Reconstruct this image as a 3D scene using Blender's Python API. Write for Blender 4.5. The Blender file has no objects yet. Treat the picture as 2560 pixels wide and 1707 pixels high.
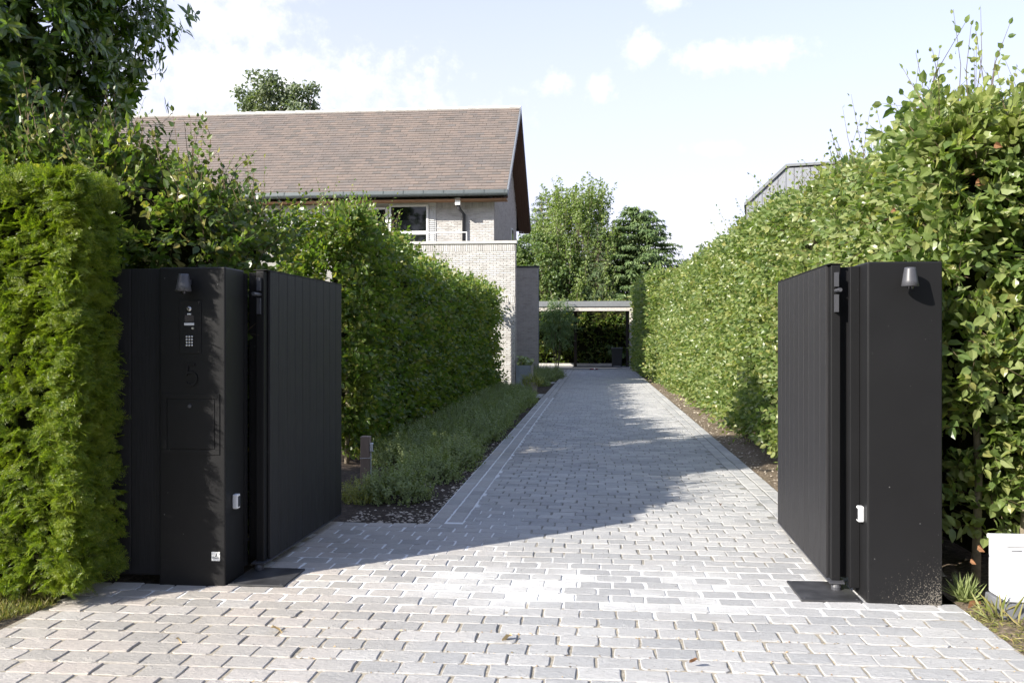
import bpy, bmesh, math, random
import numpy as np
from mathutils import Vector, Matrix

R = math.radians
scene = bpy.context.scene
COL = scene.collection
random.seed(7)
rng = np.random.default_rng(11)

# ------------------------------------------------------------------ camera
YAW = 5.38
cam_d = bpy.data.cameras.new('camera')
cam = bpy.data.objects.new('camera', cam_d)
COL.objects.link(cam)
cam.location = (0, 0, 1.6)
cam.rotation_euler = (R(90), 0, R(YAW))
cam_d.sensor_width = 36.0
cam_d.lens = 31.37
cam_d.shift_y = -0.0033
cam_d.clip_start = 0.05
cam_d.clip_end = 2000
scene.camera = cam
CF = np.array([-math.sin(R(YAW)), math.cos(R(YAW)), 0.0])
CR = np.array([math.cos(R(YAW)), math.sin(R(YAW)), 0.0])

# ------------------------------------------------------------------ light
SUN_AZ, SUN_EL = 50.0, 30.2          # azimuth of the light's travel, from +y towards +x
SUN_DIR = Vector((math.sin(R(SUN_AZ)) * math.cos(R(SUN_EL)), math.cos(R(SUN_AZ)) * math.cos(R(SUN_EL)), -math.sin(R(SUN_EL))))
SUN_STRENGTH = 3.35
SKY_STRENGTH = 0.105
sun_d = bpy.data.lights.new('sun', 'SUN')
sun_d.energy = SUN_STRENGTH
sun_d.angle = R(0.53)
sun_d.color = (1.0, 0.94, 0.84)
sun = bpy.data.objects.new('sun', sun_d)
COL.objects.link(sun)
sun.rotation_euler = SUN_DIR.to_track_quat('-Z', 'Y').to_euler()
sun.location = (-20, -20, 30)
scene.view_settings.view_transform = 'Standard'
scene.view_settings.look = 'None'
scene.view_settings.gamma = 1.0
scene.view_settings.use_curve_mapping = False
scene.view_settings.exposure = 1.74
scene.cycles.max_bounces = 8
scene.cycles.diffuse_bounces = 3
scene.cycles.glossy_bounces = 3
scene.cycles.transmission_bounces = 4
scene.cycles.transparent_max_bounces = 8
scene.cycles.use_denoising = True

# ------------------------------------------------------------------ sky with cumulus clouds
world = bpy.data.worlds.new('World')
scene.world = world
world.use_nodes = True
wn = world.node_tree
wn.nodes.clear()


def WN(t, **kw):
    n = wn.nodes.new(t)
    for k, v in kw.items():
        setattr(n, k, v)
    return n


def wmath(op, a, b=None, c=None, clamp=False):
    n = WN('ShaderNodeMath', operation=op, use_clamp=clamp)
    for i, v in enumerate((a, b, c)):
        if v is None:
            continue
        if isinstance(v, (int, float)):
            n.inputs[i].default_value = v
        else:
            wn.links.new(v, n.inputs[i])
    return n.outputs[0]


w_out = WN('ShaderNodeOutputWorld')
w_bg = WN('ShaderNodeBackground')
w_bg.inputs['Strength'].default_value = SKY_STRENGTH
w_sky = WN('ShaderNodeTexSky', sky_type='NISHITA')
w_sky.sun_disc = False
w_sky.sun_elevation = R(SUN_EL)
w_sky.sun_rotation = R(180 + SUN_AZ)
w_sky.altitude = 50
w_sky.air_density = 1.0
w_sky.dust_density = 1.0
w_sky.ozone_density = 3.5
w_tc = WN('ShaderNodeTexCoord')
w_sep = WN('ShaderNodeSeparateXYZ')
wn.links.new(w_tc.outputs['Generated'], w_sep.inputs[0])
azi = wmath('ARCTAN2', w_sep.outputs[0], w_sep.outputs[1])
ele = wmath('ARCSINE', w_sep.outputs[2])
nz = WN('ShaderNodeTexNoise')
nz.inputs['Scale'].default_value = 16.0
nz.inputs['Detail'].default_value = 7.0
nz.inputs['Roughness'].default_value = 0.62
wn.links.new(w_tc.outputs['Generated'], nz.inputs['Vector'])
nz2 = WN('ShaderNodeTexNoise')
nz2.inputs['Scale'].default_value = 58.0
nz2.inputs['Detail'].default_value = 6.0
nz2.inputs['Roughness'].default_value = 0.65
wn.links.new(w_tc.outputs['Generated'], nz2.inputs['Vector'])
warp = wmath('ADD', wmath('MULTIPLY', wmath('SUBTRACT', nz.outputs[0], 0.5), 2.4), wmath('MULTIPLY', wmath('SUBTRACT', nz2.outputs[0], 0.5), 2.0))
# azimuth, elevation, half width, half height (radians), density
CLOUDS = [(-0.368, 0.272, 0.17, 0.052, 1.0), (-0.40, 0.325, 0.095, 0.03, .8), (-0.42, 0.365, 0.12, 0.035, .9),
          (-0.30, 0.215, 0.19, 0.06, .9),
          (0.053, 0.309, 0.023, 0.019, .9), (0.149, 0.298, 0.072, 0.017, .95), (-0.043, 0.279, 0.023, 0.016, .9),
          (0.003, 0.272, 0.019, 0.015, .85), (0.078, 0.357, 0.022, 0.012, .7), (0.128, 0.204, 0.03, 0.009, .6),
          (0.10, 0.105, 0.06, 0.018, .8),
          (0.9, 0.35, 0.2, 0.05, .9), (1.6, 0.28, 0.25, 0.06, .9), (2.3, 0.45, 0.16, 0.05, .9), (3.0, 0.3, 0.24, 0.06, .9),
          (-1.0, 0.42, 0.16, 0.05, .9), (-1.7, 0.3, 0.25, 0.06, .9), (-2.5, 0.25, 0.2, 0.05, .9), (0.4, 0.75, 0.3, 0.06, .8),
          (-0.9, 0.85, 0.3, 0.05, .8), (2.0, 0.9, 0.4, 0.07, .8)]
mask = None
for (a0, e0, ra, re, den) in CLOUDS:
    qx = wmath('DIVIDE', wmath('SUBTRACT', azi, a0), ra)
    qy = wmath('DIVIDE', wmath('SUBTRACT', ele, e0), re)
    q = wmath('SQRT', wmath('ADD', wmath('MULTIPLY', qx, qx), wmath('MULTIPLY', qy, qy)))
    q = wmath('ADD', q, warp)
    m = WN('ShaderNodeMapRange', interpolation_type='SMOOTHSTEP')
    m.inputs['From Min'].default_value = 1.2
    m.inputs['From Max'].default_value = -0.25
    m.inputs['To Max'].default_value = den
    wn.links.new(q, m.inputs['Value'])
    mask = m.outputs[0] if mask is None else wmath('MAXIMUM', mask, m.outputs[0])
w_mix = WN('ShaderNodeMix', data_type='RGBA')
wn.links.new(mask, w_mix.inputs['Factor'])
w_haze = WN('ShaderNodeMix', data_type='RGBA')          # thin bright haze all over the sky, thicker towards the horizon
w_haze.inputs['Factor'].default_value = 0.3
hz = WN('ShaderNodeMapRange')
hz.inputs['From Min'].default_value = 0.0
hz.inputs['From Max'].default_value = 0.7
hz.inputs['To Min'].default_value = 0.93
hz.inputs['To Max'].default_value = 0.2
wn.links.new(ele, hz.inputs['Value'])
wn.links.new(hz.outputs[0], w_haze.inputs['Factor'])
wn.links.new(w_sky.outputs[0], w_haze.inputs['A'])
w_haze.inputs['B'].default_value = (3.0, 2.75, 3.25, 1)
wn.links.new(w_haze.outputs['Result'], w_mix.inputs['A'])
w_mix.inputs['B'].default_value = (3.75, 3.75, 3.75, 1)
wn.links.new(w_mix.outputs['Result'], w_bg.inputs['Color'])
wn.links.new(w_bg.outputs[0], w_out.inputs['Surface'])

# ------------------------------------------------------------------ object helpers


def tag(o, label=None, cat=None, group=None, kind=None):
    if label: o['label'] = label
    if cat: o['category'] = cat
    if group: o['group'] = group
    if kind: o['kind'] = kind
    return o


def thing(name, loc, label, cat, group=None, kind=None):
    o = bpy.data.objects.new(name, None)
    o.empty_display_size = 0.1
    o.location = loc
    COL.objects.link(o)
    return tag(o, label, cat, group, kind)


def base_of(o):
    p = np.zeros(3)
    while o is not None:
        p += np.array(o.location)
        o = o.parent
    return p


def link_mesh(name, me, parent=None, kind=None, label=None):
    o = bpy.data.objects.new(name, me)
    COL.objects.link(o)
    if parent is not None:
        o.parent = parent
    if kind: o['kind'] = kind
    if label: o['label'] = label
    return o


def np_mesh(name, V, faces, mat, smooth=False):
    """V (n,3); faces list of arrays (m,k)"""
    me = bpy.data.meshes.new(name)
    V = np.asarray(V, dtype=np.float32)
    me.vertices.add(len(V))
    me.vertices.foreach_set('co', V.ravel())
    idx = np.concatenate([f.ravel() for f in faces]).astype(np.int32)
    st, off = [], 0
    for f in faces:
        m, k = f.shape
        st.append(off + np.arange(m) * k)
        off += m * k
    st = np.concatenate(st).astype(np.int32)
    me.loops.add(len(idx))
    me.loops.foreach_set('vertex_index', idx)
    me.polygons.add(len(st))
    me.polygons.foreach_set('loop_start', st)
    me.polygons.foreach_set('use_smooth', np.full(len(st), bool(smooth)))
    me.update(calc_edges=True)
    if mat is not None:
        me.materials.append(mat)
    return me


class MB:
    """collects simple shapes in world space and links them as one mesh object"""

    def __init__(self):
        self.v, self.f = [], []

    def add(self, vs, fs):
        n = len(self.v)
        self.v += [tuple(p) for p in vs]
        self.f += [tuple(i + n for i in f) for f in fs]
        return self

    def box(self, x0, x1, y0, y1, z0, z1, bev=0.0, seg=2):
        if bev > 0:
            bm = bmesh.new()
            bmesh.ops.create_cube(bm, size=1.0)
            for v in bm.verts:
                v.co = Vector(((x0 + x1) / 2 + v.co.x * (x1 - x0), (y0 + y1) / 2 + v.co.y * (y1 - y0), (z0 + z1) / 2 + v.co.z * (z1 - z0)))
            bmesh.ops.bevel(bm, geom=bm.edges[:], offset=bev, segments=seg, profile=0.5, affect='EDGES')
            bm.verts.index_update()
            self.add([v.co[:] for v in bm.verts], [[v.index for v in f.verts] for f in bm.faces])
            bm.free()
            return self
        vs = [(x0, y0, z0), (x1, y0, z0), (x1, y1, z0), (x0, y1, z0), (x0, y0, z1), (x1, y0, z1), (x1, y1, z1), (x0, y1, z1)]
        return self.add(vs, [(0, 3, 2, 1), (4, 5, 6, 7), (0, 1, 5, 4), (1, 2, 6, 5), (2, 3, 7, 6), (3, 0, 4, 7)])

    def tube(self, pts, rad, n=8, cap=True):
        pts = [Vector(p) for p in pts]
        if not isinstance(rad, (list, tuple)): rad = [rad] * len(pts)
        vs, fs = [], []
        ref = None
        for i, p in enumerate(pts):
            t = (pts[min(i + 1, len(pts) - 1)] - pts[max(i - 1, 0)]).normalized()
            if ref is None or abs(ref.dot(t)) > .95:
                ref = Vector((0, 0, 1)) if abs(t.z) < .9 else Vector((1, 0, 0))
            a = t.cross(ref).normalized()
            b = t.cross(a).normalized()
            for k in range(n):
                w = 2 * math.pi * k / n
                vs.append(p + a * math.cos(w) * rad[i] + b * math.sin(w) * rad[i])
        for i in range(len(pts) - 1):
            for k in range(n):
                k2 = (k + 1) % n
                fs.append((i * n + k, i * n + k2, (i + 1) * n + k2, (i + 1) * n + k))
        if cap:
            fs.append(tuple(range(n - 1, -1, -1)))
            fs.append(tuple((len(pts) - 1) * n + k for k in range(n)))
        return self.add(vs, fs)

    def prism(self, outline, axis, a0, a1):
        """outline of 2-D points extruded along axis ('x','y','z') from a0 to a1"""
        n = len(outline)

        def P(q, a):
            return {'x': (a, q[0], q[1]), 'y': (q[0], a, q[1]), 'z': (q[0], q[1], a)}[axis]
        vs = [P(q, a0) for q in outline] + [P(q, a1) for q in outline]
        fs = [tuple(range(n)), tuple(range(2 * n - 1, n - 1, -1))]
        fs += [(i, i + n, (i + 1) % n + n, (i + 1) % n) for i in range(n)]
        return self.add(vs, fs)

    def mesh(self, name, mat, base=(0, 0, 0), smooth=False):
        me = bpy.data.meshes.new(name)
        b = Vector(base)
        me.from_pydata([(v[0] - b.x, v[1] - b.y, v[2] - b.z) for v in self.v], [], self.f)
        bm = bmesh.new()
        bm.from_mesh(me)
        bmesh.ops.recalc_face_normals(bm, faces=bm.faces[:])
        bm.to_mesh(me)
        bm.free()
        if smooth:
            me.polygons.foreach_set('use_smooth', [True] * len(me.polygons))
        if mat is not None: me.materials.append(mat)
        return me

    def build(self, name, mat, parent=None, kind=None, label=None, smooth=False):
        base = base_of(parent) if parent is not None else (0, 0, 0)
        return link_mesh(name, self.mesh(name, mat, base, smooth), parent, kind, label)


def piece(name, me, parent, loc, rot=None, scale=None, M3=None):
    """a copy of a shared mesh at a world position, as a child of parent"""
    o = bpy.data.objects.new(name, me)
    COL.objects.link(o)
    o.parent = parent
    b = PB.get(parent.name)
    if b is None:
        b = PB[parent.name] = base_of(parent)
    if M3 is not None:
        m = Matrix(M3.tolist()).to_4x4()
        m.translation = Vector((loc[0] - b[0], loc[1] - b[1], loc[2] - b[2]))
        o.matrix_basis = m
    else:
        o.location = (loc[0] - b[0], loc[1] - b[1], loc[2] - b[2])
        if rot: o.rotation_euler = rot
        if scale: o.scale = scale
    return o


PB = {}


def view(P):
    """picture coordinates (2560 wide) and depth, only used to choose which repeats show largest"""
    Q = np.asarray(P) - np.array([0, 0, 1.6])
    d = Q @ CF
    x = Q @ CR
    d1 = np.where(d > .1, d, .1)
    return 1280 + 2231 * x / d1, 845 - 2231 * Q[:, 2] / d1, d

# ------------------------------------------------------------------ materials


class NT:
    def __init__(self, name):
        self.m = bpy.data.materials.new(name)
        self.m.use_nodes = True
        self.t = self.m.node_tree
        self.t.nodes.clear()
        self.out = self.N('ShaderNodeOutputMaterial')

    def N(self, typ, **kw):
        n = self.t.nodes.new(typ)
        for k, v in kw.items():
            setattr(n, k, v)
        return n

    def L(self, a, b):
        self.t.links.new(a, b)

    def put(self, v, sock):
        if isinstance(v, (int, float)):
            sock.default_value = v
        elif isinstance(v, tuple):
            sock.default_value = (*v, 1) if len(v) == 3 and sock.type == 'RGBA' else v
        else:
            self.L(v, sock)

    def math(self, op, a, b=None, c=None, clamp=False):
        n = self.N('ShaderNodeMath', operation=op, use_clamp=clamp)
        for i, v in enumerate((a, b, c)):
            if v is not None: self.put(v, n.inputs[i])
        return n.outputs[0]

    def pos(self):
        return self.N('ShaderNodeNewGeometry').outputs['Position']

    def xyz(self, v=None):
        n = self.N('ShaderNodeSeparateXYZ')
        self.L(v if v is not None else self.pos(), n.inputs[0])
        return n.outputs

    def vscale(self, v, s):
        n = self.N('ShaderNodeVectorMath', operation='MULTIPLY')
        self.L(v, n.inputs[0])
        n.inputs[1].default_value = s
        return n.outputs[0]

    def noise(self, vec, scale, detail=4, rough=.55, dist=0):
        n = self.N('ShaderNodeTexNoise')
        self.L(vec, n.inputs['Vector'])
        n.inputs['Scale'].default_value = scale
        n.inputs['Detail'].default_value = detail
        n.inputs['Roughness'].default_value = rough
        n.inputs['Distortion'].default_value = dist
        return n.outputs[0]

    def rmap(self, v, a, b, c=0.0, d=1.0, smooth=False):
        n = self.N('ShaderNodeMapRange')
        if smooth: n.interpolation_type = 'SMOOTHSTEP'
        self.put(v, n.inputs['Value'])
        for k, x in zip(('From Min', 'From Max', 'To Min', 'To Max'), (a, b, c, d)):
            n.inputs[k].default_value = x
        return n.outputs[0]

    def ramp(self, v, stops, interp='LINEAR'):
        n = self.N('ShaderNodeValToRGB')
        n.color_ramp.interpolation = interp
        e = n.color_ramp.elements
        while len(e) < len(stops):
            e.new(0.5)
        for k, (p, c) in enumerate(stops):
            e[k].position = p
            e[k].color = (*c, 1)
        self.L(v, n.inputs[0])
        return n.outputs[0]

    def mix(self, f, a, b, mode='MIX'):
        n = self.N('ShaderNodeMix', data_type='RGBA', blend_type=mode)
        self.put(f, n.inputs['Factor'])
        self.put(a, n.inputs['A'])
        self.put(b, n.inputs['B'])
        return n.outputs['Result']

    def rnd(self):
        """a random number per piece, joined or separate"""
        g = self.N('ShaderNodeNewGeometry').outputs['Random Per Island']
        o = self.N('ShaderNodeObjectInfo').outputs['Random']
        return self.math('FRACT', self.math('ADD', g, o))

    def bump(self, h, strength=.3, dist=.01):
        n = self.N('ShaderNodeBump')
        n.inputs['Strength'].default_value = strength
        n.inputs['Distance'].default_value = dist
        self.L(h, n.inputs['Height'])
        return n.outputs[0]

    def bsdf(self, col, rough=.6, spec=.5, metal=0.0, normal=None, finish=True, coat=0.0):
        b = self.N('ShaderNodeBsdfPrincipled')
        self.put(col, b.inputs['Base Color'])
        self.put(rough, b.inputs['Roughness'])
        self.put(spec, b.inputs['Specular IOR Level'])
        b.inputs['Metallic'].default_value = metal
        if coat: b.inputs['Coat Weight'].default_value = coat
        if normal is not None: self.L(normal, b.inputs['Normal'])
        if finish: self.L(b.outputs[0], self.out.inputs['Surface'])
        return b


def flat(name, col, rough=.6, spec=.5, metal=0.0, var=.08, scale=6, bump=0.0):
    t = NT(name)
    p = t.pos()
    n = t.noise(p, scale, 5)
    c = t.mix(t.rmap(n, .3, .7, 0, 1), tuple(max(0, x * (1 - var)) for x in col), tuple(x * (1 + var) for x in col))
    nm = t.bump(t.noise(p, scale * 14, 4), bump, .004) if bump else None
    t.bsdf(c, rough, spec, metal, nm)
    return t.m


def leaf_mat(name, stops, trans=.35, rough=.42, clump=None, spec=.5, tcol=(1.5, 1.7, .55), nscale=1.3):
    t = NT(name)
    r = t.rnd()
    c = t.ramp(r, stops)
    if clump:
        n = t.rmap(t.noise(t.pos(), nscale, 3), .52, .72, 0, .75, True)
        c = t.mix(n, c, clump)
    b = t.bsdf(c, rough, spec, finish=False)
    tr = t.N('ShaderNodeBsdfTranslucent')
    t.L(t.mix(1.0, c, tcol, 'MULTIPLY'), tr.inputs['Color'])
    mx = t.N('ShaderNodeMixShader')
    mx.inputs[0].default_value = trans
    t.L(b.outputs[0], mx.inputs[1])
    t.L(tr.outputs[0], mx.inputs[2])
    t.L(mx.outputs[0], t.out.inputs['Surface'])
    return t.m


M = {}
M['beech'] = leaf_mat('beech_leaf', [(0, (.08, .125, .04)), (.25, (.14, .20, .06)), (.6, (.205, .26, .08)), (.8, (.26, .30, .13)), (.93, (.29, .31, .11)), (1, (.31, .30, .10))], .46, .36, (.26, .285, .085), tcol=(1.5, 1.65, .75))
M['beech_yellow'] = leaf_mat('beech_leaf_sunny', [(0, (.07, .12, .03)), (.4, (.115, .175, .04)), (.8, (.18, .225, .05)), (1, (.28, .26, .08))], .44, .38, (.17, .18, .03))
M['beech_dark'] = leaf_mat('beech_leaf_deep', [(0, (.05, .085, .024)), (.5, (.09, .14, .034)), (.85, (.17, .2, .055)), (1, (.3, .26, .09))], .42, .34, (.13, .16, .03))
M['dead_leaf'] = flat('dead_leaf', (.15, .075, .035), .7, .3, var=.4, scale=30)
M['yew'] = leaf_mat('yew_needle', [(0, (.09, .145, .014)), (.5, (.165, .23, .02)), (.85, (.24, .29, .03)), (1, (.31, .32, .045))], .4, .4, (.24, .28, .028), nscale=4)
M['evergreen'] = leaf_mat('evergreen_leaf', [(0, (.045, .085, .02)), (.5, (.10, .165, .03)), (.85, (.16, .225, .04)), (1, (.22, .25, .06))], .34, .24, None, .6)
M['bed_leaf'] = leaf_mat('bed_leaf', [(0, (.17, .21, .075)), (.6, (.24, .285, .115)), (1, (.30, .33, .13))], .3, .5, (.22, .26, .11))
M['bed_leaf_yellow'] = leaf_mat('bed_leaf_yellow', [(0, (.2, .23, .04)), (.6, (.28, .29, .055)), (1, (.33, .31, .08))], .25, .5)
M['bright_tree'] = leaf_mat('bright_tree_leaf', [(0, (.13, .19, .055)), (.6, (.19, .25, .075)), (1, (.24, .28, .10))], .42, .5, (.2, .25, .08), nscale=.4)
M['blue_conifer'] = leaf_mat('blue_conifer_needle', [(0, (.10, .135, .115)), (.6, (.15, .19, .16)), (1, (.2, .235, .2))], .25, .5)
M['round_tree'] = leaf_mat('round_tree_leaf', [(0, (.07, .115, .035)), (.6, (.11, .165, .05)), (1, (.17, .21, .07))], .34, .5, (.15, .2, .06), nscale=.5)
M['conifer'] = leaf_mat('conifer_needle', [(0, (.075, .125, .045)), (.6, (.125, .185, .065)), (1, (.18, .24, .085))], .26, .55, (.13, .18, .07), nscale=.5)
M['larch'] = leaf_mat('larch_needle', [(0, (.10, .15, .07)), (.6, (.14, .195, .095)), (1, (.19, .235, .12))], .3, .55)
M['far_tree'] = leaf_mat('far_tree_leaf', [(0, (.11, .145, .085)), (.6, (.155, .19, .115)), (1, (.2, .22, .14))], .3, .5, (.19, .21, .11), nscale=.3)
M['bamboo'] = leaf_mat('feathery_leaf', [(0, (.10, .16, .07)), (.6, (.16, .23, .10)), (1, (.22, .28, .13))], .3, .45)
M['grass'] = leaf_mat('grass_blade', [(0, (.12, .15, .03)), (.5, (.2, .2, .06)), (1, (.34, .28, .12))], .3, .6)
M['bark'] = flat('bark', (.13, .105, .08), .9, .2, var=.4, scale=18, bump=.6)
M['pale_bark'] = flat('pale_bark', (.27, .23, .17), .85, .2, var=.3, scale=22, bump=.5)
M['green_stem'] = flat('green_stem', (.12, .13, .06), .8, .2, var=.3, scale=30)
M['twig'] = flat('twig', (.11, .08, .05), .8, .2, var=.3, scale=30)
M['inner'] = flat('shade_core', (.02, .022, .010), 1.0, .0, var=.5, scale=9)  # near-black colour that paints the shade inside hedges and crown
# ------------------------------------------------------------------ foliage tools


def norm(a):
    return a / np.maximum(np.linalg.norm(a, axis=-1, keepdims=True), 1e-9)


def T_leaf(w=.62, fold=.28, curl=.18):
    h = w / 2
    v = [(0, 0, 0), (.26, h * .86, 0), (.62, h * .9, 0), (1, 0, 0), (.62, -h * .9, 0), (.26, -h * .86, 0), (.3, 0, 0), (.66, 0, 0)]
    v = np.array(v, float)
    v[:, 2] = fold * np.abs(v[:, 1]) - curl * v[:, 0] ** 2
    return v, [np.array([[0, 6, 1], [7, 3, 2], [0, 5, 6], [4, 3, 7]]), np.array([[6, 7, 2, 1], [5, 4, 7, 6]])]


def T_diamond(w=.55, fold=.3, curl=.15, mid=.45):
    v = np.array([(0, 0, 0), (mid, w / 2, 0), (1, 0, 0), (mid, -w / 2, 0)], float)
    v[:, 2] = fold * np.abs(v[:, 1]) - curl * v[:, 0] ** 2
    return v, [np.array([[0, 2, 1], [0, 3, 2]])]


def leaf_arrays(P, A, N, L, T, W=None):
    A = norm(A)
    B = norm(np.cross(N, A))
    N = np.cross(A, B)
    tv, tf = T
    n, k = len(P), len(tv)
    L = np.asarray(L).reshape(n, 1, 1)
    Wm = np.ones((n, 1, 1)) if W is None else np.asarray(W).reshape(n, 1, 1)
    V = P[:, None, :] + L * (tv[None, :, 0:1] * A[:, None, :] + Wm * tv[None, :, 1:2] * B[:, None, :] + tv[None, :, 2:3] * N[:, None, :])
    return V.reshape(-1, 3), [(f[None] + (np.arange(n) * k)[:, None, None]).reshape(-1, f.shape[1]) for f in tf]


def merge(parts):
    V, F, off = [], {}, 0
    for v, fs in parts:
        V.append(v)
        for f in fs:
            F.setdefault(f.shape[1], []).append(f + off)
        off += len(v)
    return np.concatenate(V), [np.concatenate(x) for x in F.values()]


def leaves_obj(name, P, A, N, L, T, mat, parent, W=None, kind='stuff', label=None):
    V, F = leaf_arrays(P, A, N, L, T, W)
    return link_mesh(name, np_mesh(name, V - base_of(parent), F, mat), parent, kind, label)


def stick_arrays(P0, P1, r0, r1):
    n = len(P0)
    t = norm(P1 - P0)
    ref = np.where(np.abs(t[:, 2:3]) > .9, np.array([[1., 0, 0]]), np.array([[0, 0, 1.]]))
    a = norm(np.cross(t, ref))
    b = np.cross(t, a)
    r0 = np.broadcast_to(np.asarray(r0, float).reshape(-1, 1), (n, 1))
    r1 = np.broadcast_to(np.asarray(r1, float).reshape(-1, 1), (n, 1))
    V = np.zeros((n, 6, 3))
    for k in range(3):
        w = 2 * math.pi * k / 3
        d = a * math.cos(w) + b * math.sin(w)
        V[:, k] = P0 + d * r0
        V[:, 3 + k] = P1 + d * r1
    f = np.array([[0, 1, 4, 3], [1, 2, 5, 4], [2, 0, 3, 5]])
    return V.reshape(-1, 3), [(f[None] + (np.arange(n) * 6)[:, None, None]).reshape(-1, 4)]


def twig_leaves(S, O, K, ell, L, up=.25, planeup=.45, ang=55, jit=.5, spread=.5):
    """alternate leaves along twigs that start at S and grow outward O; returns P, A, N, L and the twig ends"""
    n = len(S)
    UP = np.array([0, 0, 1.])
    ell = np.broadcast_to(np.asarray(ell, float), (n,))
    Lb = np.broadcast_to(np.asarray(L, float), (n,))
    t = norm(O + up * UP + rng.normal(0, spread, (n, 3)))
    pn = UP * planeup + O * (1 - planeup * .6) + rng.normal(0, jit, (n, 3))
    pn = norm(pn - t * np.sum(pn * t, 1, keepdims=True))
    b = np.cross(pn, t)
    P, A, N, LL = [], [], [], []
    c, s = math.cos(R(ang)), math.sin(R(ang))
    for k in range(K):
        f = (k + .8) / K
        side = 1 if k % 2 else -1
        if k == K - 1:
            side = 0
        a = t * c + b * side * s if side else t
        P.append(S + t * (ell * f)[:, None] + rng.normal(0, .006, (n, 3)))
        A.append(a + rng.normal(0, .18, (n, 3)))
        N.append(pn + rng.normal(0, .38, (n, 3)))
        LL.append(Lb * rng.uniform(.7, 1.12, n) * (1.0 if k < K - 1 else .85))
    return np.concatenate(P), np.concatenate(A), np.concatenate(N), np.concatenate(LL), S + t * ell[:, None]


def bulge(P, amp, f=1.9, seed=0):
    q = P * f + seed
    return amp * (np.sin(q[:, 0] * 1.1 + 2 * np.sin(q[:, 2] * .9 + seed)) + np.sin(q[:, 1] * 1.3 + q[:, 2] * 1.7 + 1.3) + .6 * np.sin(q[:, 2] * 3.1 + q[:, 1] * 2.3 + q[:, 0] * 2.9)) / 2.6


def face_points(o, u, v, n, dens):
    """random points on a rectangle o + a*u + b*v with normal n; dens(P) gives points per square metre"""
    o, u, v, n = (np.array(x, float) for x in (o, u, v, n))
    area = np.linalg.norm(np.cross(u, v))
    probe = o + rng.random((200, 1)) * u + rng.random((200, 1)) * v
    dmax = max(1.0, float(np.max(dens(probe))) * 1.02)
    m = int(area * dmax)
    a, b = rng.random((m, 1)), rng.random((m, 1))
    P = o + a * u + b * v
    keep = rng.random(m) < dens(P) / dmax
    P = P[keep]
    return P, np.repeat(n[None], len(P), 0)


def visible(P, size, blocks, cell=10, slack=.12):
    """indices of leaves that show, largest first: nearest in each small cell of the picture, not behind the given rectangles"""
    u, v, d = view(P)
    ok = (d > 1) & (u > 5) & (u < 2555) & (v > 5) & (v < 1700)
    for (a, b, c, e) in blocks:
        ok &= ~((u > a) & (u < b) & (v > c) & (v < e))
    i = np.nonzero(ok)[0]
    key = (u[i] // cell).astype(int) * 4000 + (v[i] // cell).astype(int)
    order = np.lexsort((d[i], key))
    i, key = i[order], key[order]
    first = np.concatenate([[True], key[1:] != key[:-1]])
    i = i[first]
    return i[np.argsort(-(size[i] / d[i]))]


LEAF_T = [T_leaf(.66, .3, .2), T_leaf(.6, .15, .35), T_leaf(.7, .4, .1), T_leaf(.62, .22, .05), T_leaf(.58, .1, .25)]


def single_leaves(parent, mat, P, A, N, L, idx, Ts=LEAF_T, name='leaf', n=300):
    """the chosen leaves as objects that share a few meshes"""
    mes = [np_mesh(name, t[0], t[1], mat) for t in Ts]
    A = norm(A[idx[:n]])
    B = norm(np.cross(N[idx[:n]], A))
    C = np.cross(A, B)
    for k, i in enumerate(idx[:n]):
        M3 = np.stack([A[k], B[k], C[k]], 1) * L[i]
        piece(name, mes[k % len(mes)], parent, P[i], M3=M3)


GATE_BLOCKS = [(2085, 2362, 640, 1530), (1955, 2100, 640, 1480), (395, 612, 660, 1470), (255, 400, 660, 1450), (600, 842, 690, 1420)]


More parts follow.
